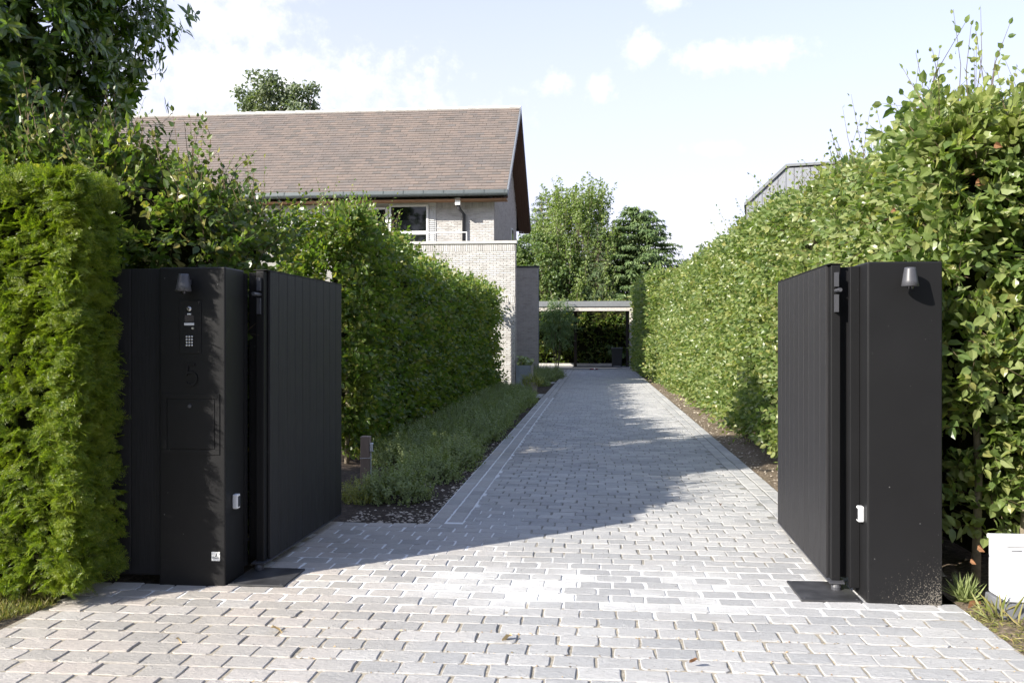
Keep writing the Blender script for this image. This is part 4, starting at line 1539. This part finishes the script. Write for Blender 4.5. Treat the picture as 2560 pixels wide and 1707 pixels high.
P, A, N, L, T0, T1 = [], [], [], [], [], []
for k, (f0, ang_, ls) in enumerate(((0, 0, 1.0), (.12, 44, .6), (.12, -44, .6), (.4, 40, .5), (.4, -40, .5))):
    d = t * math.cos(R(ang_)) + bb_ * math.sin(R(ang_)) - np.array([0, 0, .10])
    d = norm(d + rng.normal(0, .1, d.shape))
    sd = np.cross(pn, d)
    b0 = S + t * (flen * f0)[:, None]
    ln = flen * ls
    T0.append(b0)
    T1.append(b0 + d * ln[:, None])
    m = 9 if k == 0 else 6
    for j in range(m):
        for sgn in (1, -1):
            P.append(b0 + d * (ln * (j + .6) / m)[:, None])
            A.append(d * .62 + sd * sgn * .78 + rng.normal(0, .1, d.shape))
            N.append(pn + rng.normal(0, .2, d.shape))
            L.append(rng.uniform(.018, .026, n) * (1 if j < m - 1 else .8))
P, A, N, L = (np.concatenate(x) for x in (P, A, N, L))
leaves_obj('foliage', P, A, N, L, T_diamond(.2, .3, .1), M['yew'], yw)
V, F = stick_arrays(np.concatenate(T0), np.concatenate(T1), .0016, .0009)
link_mesh('twigs', np_mesh('twigs', V - base_of(yw), F, M['yew']), yw, 'stuff')
MB().box(-4.3, XY - .19, YY + .17, 5.5, .12, ZY - .17).build('shade_core', M['inner'], yw, 'stuff')  # solid dark box painted as the shade between the yew sprays
MB().tube([(-3.5, 5.3, -.05), (-3.48, 5.3, 1.0)], [.05, .04], 8).build('trunk', M['bark'], yw, smooth=True)

# ------------------------------------------------------------------ evergreen tree at the upper left
ev = thing('evergreen_tree', (-5.6, 7.0, 0), 'broad evergreen tree with glossy dark leaves above the yew hedge', 'tree')
ec, er = np.array([-5.85, 7.0, 4.3]), np.array([1.85, 1.5, 2.45])
n = 15000
dirs = norm(rng.normal(0, 1, (n, 3)))
dirs = dirs[((dirs[:, 1] < .65) & (dirs[:, 0] > -.45)) | (rng.random(n) < .2)]
rad = rng.uniform(.72, 1.03, (len(dirs), 1))
C = ec + dirs * rad * er
C = C + norm(dirs / er) * (bulge(C, .42, 1.7, .7) + np.where(rng.random(len(C)) < .06, rng.uniform(0, .35, len(C)), 0))[:, None]
ax = norm(dirs / er * er.mean() + rng.normal(0, .45, C.shape) + np.array([0, 0, .25]))
ref = norm(np.cross(ax, rng.normal(0, 1, C.shape)))
ref2 = np.cross(ax, ref)
Ps, As, Ns, Ls = [], [], [], []
K = 8
for k in range(K):
    w = 2 * math.pi * k / K + rng.uniform(-.3, .3, len(C))
    rd_ = ref * np.cos(w)[:, None] + ref2 * np.sin(w)[:, None]
    tilt = rng.uniform(.1, .75, (len(C), 1))
    Ps.append(C + ax * rng.uniform(-.05, .02, (len(C), 1)))
    As.append(rd_ + ax * tilt - np.array([0, 0, .15]))
    Ns.append(ax - rd_ * .3 + rng.normal(0, .2, C.shape))
    Ls.append(rng.uniform(.08, .125, len(C)))
P, A, N, L = (np.concatenate(x) for x in (Ps, As, Ns, Ls))
TE = [T_leaf(.40, .22, .25), T_leaf(.44, .1, .35), T_leaf(.38, .3, .1)]
idx = visible(P, L, [(0, 260, 400, 1500)] + GATE_BLOCKS)[:300]
single_leaves(ev, M['evergreen'], P, A, N, L, idx, TE)
kp = np.ones(len(P), bool)
kp[idx] = False
leaves_obj('foliage', P[kp], A[kp], N[kp], L[kp], TE[0], M['evergreen'], ev)
V, F = stick_arrays((C - norm(dirs) * .3 - np.array([0, 0, .12]))[::3], C[::3], .004, .002)
link_mesh('twigs', np_mesh('twigs', V - base_of(ev), F, M['twig']), ev, 'stuff')
MB().tube([(-5.6, 7.1, -.1), (-5.55, 7.05, 2.0), (-5.6, 7.1, 4.0), (-5.5, 7.1, 5.8)], [.22, .18, .12, .04], 10).build('trunk', M['bark'], ev, smooth=True)
lb = MB()
for k in range(14):
    e = C[rng.integers(len(C))] * .85 + ec * .15
    z0 = min(e[2] - .2, rng.uniform(1.5, 4.8))
    lb.tube([(-5.58, 7.07, z0), ((e[0] - 5.58) / 2, (e[1] + 7.07) / 2, (z0 + e[2]) / 2 + .1), e], [.07, .045, .015], 6)
lb.build('branches', M['bark'], ev, 'stuff', smooth=True)
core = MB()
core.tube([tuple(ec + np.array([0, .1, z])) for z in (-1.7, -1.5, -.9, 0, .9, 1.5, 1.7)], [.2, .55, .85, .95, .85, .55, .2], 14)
core.build('shade_core', M['inner'], ev, 'stuff')  # solid dark body, inner shade of the crown put into its colour

# ------------------------------------------------------------------ trees beyond the carport
gt_ = 'trees beyond the carport'


def shoots_tree(name, loc, label, h, r, mat, n=230, cat='tree'):
    """many upright leafy shoots: loose pointed crown"""
    t = thing(name, loc, label, cat, gt_)
    loc = np.array(loc, float)
    P, A, N, L, st = [], [], [], [], []
    for k in range(n):
        a, q = rng.uniform(0, 2 * math.pi), rng.uniform(.05, 1) ** .6
        zb = rng.uniform(.22, .82) * h
        wid = r * (1 - (zb / h)) ** .55 * 1.15
        s = loc + np.array([math.cos(a) * q * wid, math.sin(a) * q * wid, zb])
        d = norm(np.array([math.cos(a) * .32 * q, math.sin(a) * .32 * q, 1.0]) + rng.normal(0, .12, 3))
        ln = rng.uniform(.10, .2) * h
        m = 55
        f = rng.random((m, 1))
        p = s + d * f * ln + rng.normal(0, .2, (m, 3)) * (1.15 - f)
        P.append(p)
        A.append(rng.normal(0, 1, (m, 3)))
        N.append(rng.normal(0, .7, (m, 3)) + np.array([math.cos(a) * .5, math.sin(a) * .5, .6]))
        L.append(rng.uniform(.12, .24, m))
        st.append((s - d * .5, s + d * ln))
    P, A, N, L = (np.concatenate(x) for x in (P, A, N, L))
    leaves_obj('crown', P, A, N, L, T_diamond(.6, .3, .2), mat, t)
    V, F = stick_arrays(np.array([s[0] for s in st]), np.array([s[1] for s in st]), .018, .006)
    link_mesh('branches', np_mesh('branches', V - base_of(t), F, M['bark']), t, 'stuff')
    MB().tube([loc, loc + np.array([.1, 0, h * .4]), loc + np.array([0, .1, h * .8])], [.22, .14, .04], 8).build('trunk', M['bark'], t, smooth=True)
    return t


def conifer(name, loc, label, h, r, mat, levels=34, droop=.35, leafL=.2, group=None, dens=1.0, narrow=.28, zmin=.05, power=.8):
    t = thing(name, loc, label, 'tree', group)
    loc = np.array(loc, float)
    P, A, N, L, s0, s1 = [], [], [], [], [], []
    for i in range(levels):
        f = zmin + (1 - zmin) * i / levels
        z = f * h
        ln0 = r * (1 - f) ** power + .12
        for k in range(int(9 + 7 * (1 - f))):
            a = rng.uniform(0, 2 * math.pi)
            ln = ln0 * rng.uniform(.65, 1.12)
            m = max(8, int(ln * 26 * dens))
            q = rng.random((m, 1)) ** .7
            d = np.array([math.cos(a), math.sin(a), 0])
            sd = np.array([-d[1], d[0], 0])
            dz = .18 * q - droop * q ** 2 * ln * .55
            wv = rng.normal(0, .13, (m, 1)) * (1.2 - q) * ln ** .5
            p = loc + np.array([0, 0, z]) + d * q * ln + sd * wv + np.concatenate([np.zeros((m, 2)), dz], 1) + rng.normal(0, .04, (m, 3))
            P.append(p)
            A.append(d * .8 + sd * np.sign(wv) * .5 + np.array([0, 0, -.45]) + rng.normal(0, .35, (m, 3)))
            N.append(np.array([0, 0, 1.]) + d * .45 + rng.normal(0, .35, (m, 3)))
            L.append(leafL * rng.uniform(.7, 1.3, m))
            s0.append(loc + np.array([0, 0, z]))
            s1.append(loc + np.array([0, 0, z]) + d * ln * .8 + np.array([0, 0, .1 - droop * .3 * ln]))
    P, A, N, L = (np.concatenate(x) for x in (P, A, N, L))
    leaves_obj('crown', P, A, N, L, T_diamond(narrow, .25, .3), mat, t)
    V, F = stick_arrays(np.array(s0), np.array(s1), .03, .008)
    link_mesh('branches', np_mesh('branches', V - base_of(t), F, M['bark']), t, 'stuff')
    MB().tube([loc, loc + np.array([0, 0, h * .5]), loc + np.array([0, 0, h])], [.25, .15, .02], 8).build('trunk', M['bark'], t, smooth=True)
    return t


shoots_tree('bright_tree', (-1.2, 57.5, 0), 'tallest bright green tree with upright shoots above the carport', 12.0, 4.1, M['bright_tree'], 480)
conifer('blue_conifer', (-3.9, 64, 0), 'pale blue grey conifer peeping out left of the bright tree', 12.0, 4.0, M['blue_conifer'], 30, .3, .28, gt_, .9)
blob_tree('round_tree', (-3.3, 56.2, 0), 'dense round leaved tree behind the garden wall', gt_, [(0, 0, 5.7, 2.5, 2.2, 2.5), (1.2, -.4, 3.6, 2.2, 1.8, 2.2), (-1.8, 0, 4.4, 2, 2, 2.8), (.3, -.3, 2.2, 3, 1.6, 1.6)], 250, 85, .21, M['round_tree'], .18, 4, .75)
conifer('larch', (.1, 55.3, 0), 'soft drooping larch in front of the bright tree', 8.6, 2.6, M['larch'], 34, .75, .2, gt_, .8, .2)
conifer('dark_conifer', (2.7, 56.8, 0), 'dark conifer with spreading layered branches right of the carport', 9.9, 4.5, M['conifer'], 38, .12, .27, gt_, 1.4, .36, power=.5)
blob_tree('small_tree', (6.0, 62, 0), 'small bright tree just right of the dark conifer', gt_, [(0, 0, 4.9, 1.7, 1.5, 1.9)], 34, 70, .22, M['bright_tree'], .12, 3.6, .7)
blob_tree('rounded_tree', (1.35, 59.5, 0), 'light green rounded tree between the bright tree and the dark conifer', gt_, [(0, 0, 6.4, 2.0, 1.6, 2.3), (.8, 0, 4.2, 2.4, 1.6, 2.2)], 90, 80, .21, M['bright_tree'], .15, 4, .7)
shoots_tree('slender_tree', (5.4, 40, 0), 'slim pale tree standing up behind the right hedge', 6.3, 1.3, M['larch'], 46)
blob_tree('big_tree', (-20.8, 58, 0), 'big distant tree showing above the ridge of the house', None, [(-1.2, 0, 17.1, 1.7, 2, 2.2), (1.5, 0, 16.4, 1.5, 2, 2.0), (0, 0, 13, 3.0, 2.5, 3)], 150, 80, .26, M['far_tree'], .4, 11, .85)
# thick planting that closes the view at ground level
tl = MB()
P = np.column_stack([rng.uniform(-26, 34, 15000), rng.uniform(66, 72, 15000), rng.random(15000) ** .8 * 4.4])
P[:, 2] *= .8 + .2 * np.sin(P[:, 0] * .9) + .1 * np.sin(P[:, 0] * 2.3)
leaves_obj_parent = thing('tree_belt', (0, 69, 0), 'low distant belt of trees closing the gardens', 'tree belt')
leaves_obj('foliage', P, rng.normal(0, 1, P.shape), rng.normal(0, .6, P.shape) + np.array([0, -.6, .6]), rng.uniform(.3, .6, len(P)), T_diamond(.7, .3, .2), M['round_tree'], leaves_obj_parent)
# feathery shrub beside the grey wall
bs = thing('feathery_shrub', (-1.95, 44.95, 0), 'feathery light green shrub in front of the carport on the left', 'shrub')
C = np.array([-1.97, 44.95, 0.])
ns = 320
dd = norm(rng.normal(0, 1, (ns, 3)) + np.array([0, 0, .25]))
S = C + np.array([0, 0, 2.25]) + dd * rng.uniform(.2, .8, (ns, 1)) * np.array([.95, .5, 1.4])
P, A, N, L, E = twig_leaves(S, dd, 16, rng.uniform(.3, .6, ns), .15, up=.05, planeup=.5, ang=48, jit=.4, spread=.35)
P[:, 2] -= .10 * np.sum((P[:, :2] - C[:2]) ** 2, 1)
P += rng.normal(0, .03, P.shape)
leaves_obj('foliage', P, A - np.array([0, 0, .45]), N, L, T_diamond(.26, .2, .35), M['bamboo'], bs)
sm = MB()
for k in range(7):
    q = 2 * math.pi * k / 7
    sm.tube([(C[0] + .06 * math.cos(q), C[1] + .06 * math.sin(q), -.02), (C[0] + .3 * math.cos(q), C[1] + .3 * math.sin(q), 1.9)], [.02, .01], 6)
sm.build('stems', M['bark'], bs, 'stuff')

# trees across the street, which the windows and the black metal mirror
for k, (x, y, r) in enumerate(((-22, -24, 4.2), (-12.5, -27, 4.6), (-3, -25, 4.0), (6, -28, 4.8), (15, -24, 4.4), (25, -27, 4.4))):
    blob_tree('street_tree', (x, y, 0), ('leftmost', 'second from left', 'third from left', 'third from right', 'second from right', 'rightmost')[k] + ' broad tree on the far side of the street', 'trees across the street', [(0, 0, 9.5, r * 1.25, r, 8.0)], 80, 40, .9, M['round_tree'], .3, 6, 1.8, limb=5)

# ------------------------------------------------------------------ low plants in the bed
gb = 'low shrubs along the left edge of the drive'


def bed_mesh(seed, r, h, nst, mat, leaf=.034):
    """small leaved mound: a rosette of leaves at the end of each stem"""
    d = norm(rng.normal(0, 1, (nst, 3)) * np.array([1, 1, .9]) + np.array([0, 0, .35]))
    d[:, 2] = np.abs(d[:, 2])
    lump = 1 + .16 * np.sin(d[:, 0] * 5 + seed) * np.sin(d[:, 1] * 6 + 2 * seed) + .1 * np.sin(d[:, 0] * 11 + d[:, 2] * 9 + seed)
    C = d * np.array([r, r, h]) * (lump * rng.uniform(.62, 1.06, nst) ** .8)[:, None] + np.array([0, 0, .03])
    P, A, N, L = [], [], [], []
    ref = norm(np.cross(d, rng.normal(0, 1, d.shape)))
    ref2 = np.cross(d, ref)
    ax = norm(d + np.array([0, 0, .8]) + rng.normal(0, .3, d.shape))
    for k in range(13):
        w = 2.4 * k + rng.uniform(-.4, .4, nst)
        q = ref * np.cos(w)[:, None] + ref2 * np.sin(w)[:, None]
        P.append(C - ax * (.011 * k))
        A.append(q + ax * (.55 - .05 * k))
        N.append(ax * .6 - q * .4 + np.array([0, 0, .5]) + rng.normal(0, .35, d.shape))
        L.append(leaf * rng.uniform(.7, 1.1, nst) * (.6 + .05 * min(k, 8)))
    P, A, N, L = (np.concatenate(x) for x in (P, A, N, L))
    V, F = leaf_arrays(P, A, N, L, T_diamond(.74, .2, .1, .55))
    me = np_mesh('foliage', V, F, mat)
    C = C[::9] * .9
    V, F = stick_arrays(C * np.array([.3, .3, 0]) - np.array([0, 0, .05]), C, .004, .0015)
    return me, np_mesh('stems', V, F, M['green_stem'])


BEDV = [bed_mesh(k, .43, .37, 420, M['bed_leaf']) for k in range(4)]
BEDY = bed_mesh(9, .3, .34, 170, M['bed_leaf_yellow'])


def bed_plant(x, y, s, v, label, sz=1.0):
    t = thing('low_shrub', (x, y, -.02), label, 'shrub', gb)
    for me, nm_ in zip(v, ('foliage', 'stems')):
        o = link_mesh(nm_, me, t, 'stuff')
        o.scale = (s, s, s * sz)
        o.rotation_euler = (0, 0, random.uniform(0, 6.28))


bed_plant(-2.33, 8.65, .75, BEDY, 'small yellowish shrub at the gate end of the bed, beside the gate leaf')
bed_plant(-2.02, 8.85, .98, BEDV[0], 'low green shrub at the front of the bed, between the yellowish shrub and the drive')
bed_plant(-1.92, 10.05, 1.0, BEDV[1], 'low green shrub just beyond the wooden marker post')
ORD = 'third fourth fifth sixth seventh eighth ninth tenth eleventh twelfth thirteenth fourteenth fifteenth sixteenth seventeenth eighteenth nineteenth twentieth'.split()
rown = 0
yv = 10.9
k = 0
while yv < 23.6:
    for xv in (-1.93, -2.62):
        if xv < -2.3 and yv < 9.9: continue
        bed_plant(xv + random.uniform(-.06, .08), yv + random.uniform(-.15, .15) + (.35 if xv < -2.3 else 0), random.uniform(.95, 1.15), BEDV[k % 4], ('low green shrub at the drive edge of the bed, %s clump from the gate' if xv > -2.3 else 'low green shrub in the back row against the shaded hedge, %s from the gate') % ORD[rown], random.uniform(.9, 1.12))
        k += 1
    yv += .84
    rown += 1
for (x, y, s, lab) in ((-1.95, 33.2, 1.2, 'nearest'), (-2.1, 34.3, 1.35, 'second'), (-1.8, 35.2, 1.3, 'third'), (-2.2, 36.0, 1.5, 'fourth'), (-1.72, 36.7, 1.25, 'farthest'), (-2.5, 33.6, 1.2, 'innermost')):
    bed_plant(x, y, s, BEDV[k % 4], lab + ' shrub of the far clump between planter and carport')
    k += 1
for (x, y, s, lab) in ((-1.85, 29.9, .8, 'just beyond the zinc planter'), (-1.95, 30.9, .95, 'a step further beyond the zinc planter'), (-2.6, 26.3, .9, 'in front of the zinc planter'), (-2.9, 27.3, .9, 'against the foot of the terrace wall'), (-2.2, 26.2, .8, 'before the drive side of the zinc planter'), (-2.95, 26.1, 1.0, 'at the end of the shaded hedge')):
    bed_plant(x, y, s, BEDV[k % 4], 'low green shrub ' + lab)
    k += 1
# stones and chips on the soil
n = 520
P = np.column_stack([-1.46 - rng.random(n) ** 2.2 * .75, 7.58 + rng.random(n) ** 1.8 * 6.5, np.full(n, -.012)])
n2 = 90
P = np.concatenate([P, np.column_stack([rng.uniform(-2.2, -1.5, n2), rng.uniform(7.58, 8.2, n2), np.full(n2, -.012)])])
n3 = 700
P = np.concatenate([P, np.column_stack([rng.uniform(1.91, 2.4, n3), 6.0 + rng.random(n3) ** 1.4 * 22, np.full(n3, -.014)])])
sz = rng.uniform(.006, .022, len(P)) * np.where(rng.random(len(P)) < .08, 1.7, 1)
octv = np.array([(1, 0, 0), (.2, .8, 0), (-.9, .3, 0), (-.4, -.8, 0), (.6, -.7, 0), (.1, .1, .55)], float)
octf = np.array([[0, 1, 5], [1, 2, 5], [2, 3, 5], [3, 4, 5], [4, 0, 5]])
w = rng.uniform(0, 6.28, len(P))
cs, sn = np.cos(w)[:, None], np.sin(w)[:, None]
V = np.stack([octv[None, :, 0] * cs - octv[None, :, 1] * sn, (octv[None, :, 0] * sn + octv[None, :, 1] * cs) * .75, np.repeat(octv[None, :, 2], len(P), 0)], 2) * sz[:, None, None] + P[:, None, :]
F = (octf[None] + (np.arange(len(P)) * 6)[:, None, None]).reshape(-1, 3)
tag(link_mesh('stone_chips', np_mesh('stone_chips', V.reshape(-1, 3), [F], M['pebble'])), 'pale stone chips scattered on the soil beside the paving', None, None, 'stuff')

# ------------------------------------------------------------------ small things in the bed
mk = thing('marker_post', (-2.53, 9.65, 0), 'short weathered wooden post with a photocell in the flower bed', 'post')
MB().box(-2.578, -2.478, 9.60, 9.70, -.1, .52, .006).build('post', M['stake'], mk)
photocell(mk, -2.477, 9.63, .40, 1)
wr = MB()
wr.tube([(-2.582, 9.596, .28), (-2.474, 9.596, .286)], .003, 6)
wr.tube([(-2.474, 9.596, .286), (-2.474, 9.70, .286)], .003, 6)
wr.tube([(-2.466, 9.63, .352), (-2.466, 9.632, .0)], .006, 6)
wr.build('cable', M['light_plastic'], mk)

pl = thing('planter', (-2.25, 28.75, 0), 'tall zinc planter box with grey wood side at the corner of the terrace wall', 'planter')
bx = MB()
X0, X1, Y0, Y1, H = -2.52, -2.06, 28.1, 29.1, .74
bx.box(X0, X1, Y0, Y0 + .03, -.02, H)
bx.box(X0, X1, Y1 - .03, Y1, -.02, H)
bx.box(X0, X0 + .03, Y0 + .031, Y1 - .031, -.02, H)
bx.box(X1 - .03, X1, Y0 + .031, Y1 - .031, .0, H - .02)
bx.build('box', M['planter_zinc'], pl)
for k in range(4):
    z = .16 + k * .145
    MB().box(X1 + .002, X1 + .022, Y0 + .05, Y1 - .03, z, z + .14).build('plank', M['planter_wood'], pl)
MB().box(X0 + .032, X1 - .032, Y0 + .032, Y1 - .032, H - .1, H - .06).build('earth', M['soil'], pl)
rh = thing('leafy_plant', (-2.28, 28.6, .7), 'big leaved green plant growing in the zinc planter', 'plant')
n = 70
P = np.column_stack([rng.uniform(X0 + .05, X1 - .05, n), rng.uniform(Y0 + .1, Y1 - .1, n), rng.uniform(.68, .98, n)])
leaves_obj('foliage', P, rng.normal(0, 1, (n, 3)) * np.array([1, 1, .35]) + np.array([.2, -.3, .1]), rng.normal(0, .35, (n, 3)) + np.array([0, -.2, 1]), rng.uniform(.12, .24, n), T_leaf(.85, .2, .35), M['bed_leaf'], rh)
V, F = stick_arrays(P * np.array([1, 1, 0]) + np.array([0, 0, .66]), P, .006, .004)
link_mesh('stems', np_mesh('stems', V - base_of(rh), F, M['bed_leaf']), rh, 'stuff')
pt = thing('flower_pot', (-1.72, 23.9, 0), 'pale clay pot standing on the paved gap beside the drive', 'pot')
MB().tube([(-1.72, 23.9, -.01), (-1.72, 23.9, .38), (-1.72, 23.9, .38), (-1.72, 23.9, .42), (-1.72, 23.9, .42), (-1.72, 23.9, .34)], [.12, .165, .185, .185, .155, .15], 18).build('pot', M['clay'], pt)
pp = thing('pot_plant', (-1.72, 23.9, .36), 'light yellow green leafy plant in the clay pot', 'plant')
for me, nm_ in zip(BEDY, ('foliage', 'stems')):
    o = link_mesh(nm_, me, pp, 'stuff')
    o.scale = (1.15, 1.15, .95)

# ------------------------------------------------------------------ cabinet at the right edge
cb = thing('utility_cabinet', (2.56, 5.5, 0), 'low white utility cabinet on a dark plinth at the right edge', 'cabinet')
MB().box(2.345, 2.80, 5.365, 5.60, .085, .415, .006).build('body', M['cabinet'], cb)
MB().box(2.336, 2.81, 5.356, 5.61, .402, .43, .008).build('lid', M['cabinet'], cb)
MB().box(2.35, 2.795, 5.360, 5.367, .10, .118).build('bottom_rim', M['cabinet'], cb)
MB().box(2.37, 2.43, 5.3605, 5.367, .380, .3835).build('vent_slot', M['plinth'], cb)
MB().box(2.33, 2.82, 5.35, 5.615, -.05, .078, .004).build('plinth', M['plinth'], cb)
for k in range(3):
    MB().box(2.345 + k * .055, 2.362 + k * .055, 5.352, 5.37, .079, .087).build('foot', M['plinth'], cb)

# ------------------------------------------------------------------ grass and litter


def tuft(name, loc, label, n, L, spread, cat='plant', kind=None, mat='grass', lean=.6):
    t = thing(name, loc, label, cat)
    P = np.array(loc) + np.column_stack([rng.normal(0, spread, n), rng.normal(0, spread, n), np.zeros(n)])
    A = norm(rng.normal(0, lean, (n, 3)) * np.array([1, 1, 0]) + np.array([0, 0, 1]))
    leaves_obj('blades', P, A, rng.normal(0, 1, (n, 3)), rng.uniform(.6, 1.2, n) * L, T_diamond(.07, .2, .3), M[mat], t)
    return t


n = 5200
P = np.column_stack([-3.30 - rng.random(n) ** 1.3 * .8, rng.uniform(4.2, 5.5, n), np.full(n, -.01)])
P[:, 0] += .05 * np.sin(P[:, 1] * 9)
A = norm(rng.normal(0, .5, (n, 3)) * np.array([1, 1, 0]) + np.array([0, 0, 1]))
go = link_mesh('grass', np_mesh('grass', *leaf_arrays(P, A, rng.normal(0, 1, (n, 3)), rng.uniform(.025, .07, n), T_diamond(.09, .2, .4)), M['grass']))
tag(go, 'short dry grass at the foot of the yew hedge', None, None, 'stuff')
n = 2600
P = np.column_stack([2.12 + rng.random(n) * .5, rng.uniform(4.3, 5.75, n), np.full(n, -.008)])
k = P[:, 0] > 2.15 + .05 * np.sin(P[:, 1] * 7)
P = P[k]
n = len(P)
A = rng.normal(0, 1, (n, 3)) * np.array([1, 1, .25])
lt = link_mesh('dry_litter', np_mesh('dry_litter', *leaf_arrays(P, A, rng.normal(0, .4, (n, 3)) + UPV, rng.uniform(.02, .06, n), T_diamond(.14, .3, .2)), M['grass']))
tag(lt, 'dry straw and leaf litter on the soil in front of the cabinet', None, None, 'stuff')
tuft('grass_tuft', (2.235, 5.66, 0), 'fine green tuft of needle grass left of the cabinet', 110, .15, .018, 'grass tuft', mat='bed_leaf', lean=.55)
tuft('dry_stalks', (2.30, 5.33, 0), 'bleached dry stalks in front of the cabinet plinth', 26, .16, .05, 'dry plant')
# a bed of blown leaves and sand in the joints
n = 420
P = np.column_stack([rng.uniform(-1.6, 2.2, n), rng.uniform(3.6, 4.9, n), np.full(n, .002)])
row_y = 1.95 + np.round((P[:, 1] - 1.95) / SL) * SL + SL / 2
P[:, 1] = row_y + rng.normal(0, .008, n)
dm = link_mesh('leaf_crumbs', np_mesh('leaf_crumbs', *leaf_arrays(P, rng.normal(0, 1, (n, 3)) * np.array([1, 1, .2]), rng.normal(0, .4, (n, 3)) + UPV, rng.uniform(.006, .02, n), T_diamond(.6, .4, .2)), leaf_mat('crumb', [(0, (.2, .12, .06)), (.6, (.38, .26, .13)), (1, (.5, .4, .25))], .1, .8)))
tag(dm, 'brown leaf crumbs collected in the paving joints', None, None, 'stuff')
DL = [np_mesh('fallen_leaf', *T_leaf(.62, f, c), m) for f, c, m in ((.9, .5, M['dead_leaf']), (1.2, -.5, M['dead_leaf']), (.7, .9, flat('pale_dead_leaf', (.5, .38, .2), .7, .3, var=.3, scale=40)))]
for (x, y, s, v, lab) in ((-.44, 4.69, .085, 2, 'pale curled dead leaf on the sunlit paving, second row of setts before the white mortar'),
                          (-.42, 3.98, .06, 0, 'thin brown dead leaf nearest the bottom edge of the paving'),
                          (-.02, 3.93, .075, 0, 'orange brown curled dead leaf low in the middle of the paving'),
                          (-1.76, 4.70, .07, 2, 'straw coloured dead leaf on the left side of the paving'),
                          (1.18, 8.6, .06, 0, 'lone dark brown leaf on the drive beside the right gate leaf'),
                          (1.0, 4.15, .06, 2, 'small tan leaf on the paving before the right post'),
                          (-2.2, 4.5, .05, 2, 'small bleached leaf on the warm stones at the left'),
                          (2.26, 5.5, .09, 0, 'rust coloured leaf lying beside the cabinet plinth'),
                          (.45, 4.4, .05, 1, 'tiny russet leaf between two setts right of the middle')):
    t = bpy.data.objects.new('fallen_leaf', DL[v])
    COL.objects.link(t)
    t.location = (x, y, .012 + s * .25)
    t.scale = (s, s, s)
    t.rotation_euler = (random.uniform(-.3, .3), random.uniform(-.3, .3), random.uniform(0, 6))
    tag(t, lab, 'leaf', 'fallen leaves on the paving')
# dead leaves hanging in the right hedge
for (x, y, z, s, par) in ((2.36, 5.95, 2.62, .10, he), (2.40, 5.9, 2.55, .08, he), (2.44, 5.75, 2.75, .07, he), (2.27, 7.1, 2.55, .08, hr), (2.3, 5.66, .33, .06, he), (2.26, 5.68, .25, .05, he)):
    piece('dead_leaf', DL[1], par, (x, y - .12, z), M3=np.array([[.2, .9, .3], [-.3, .3, -.9], [-.93, .1, .35]]).T * s)
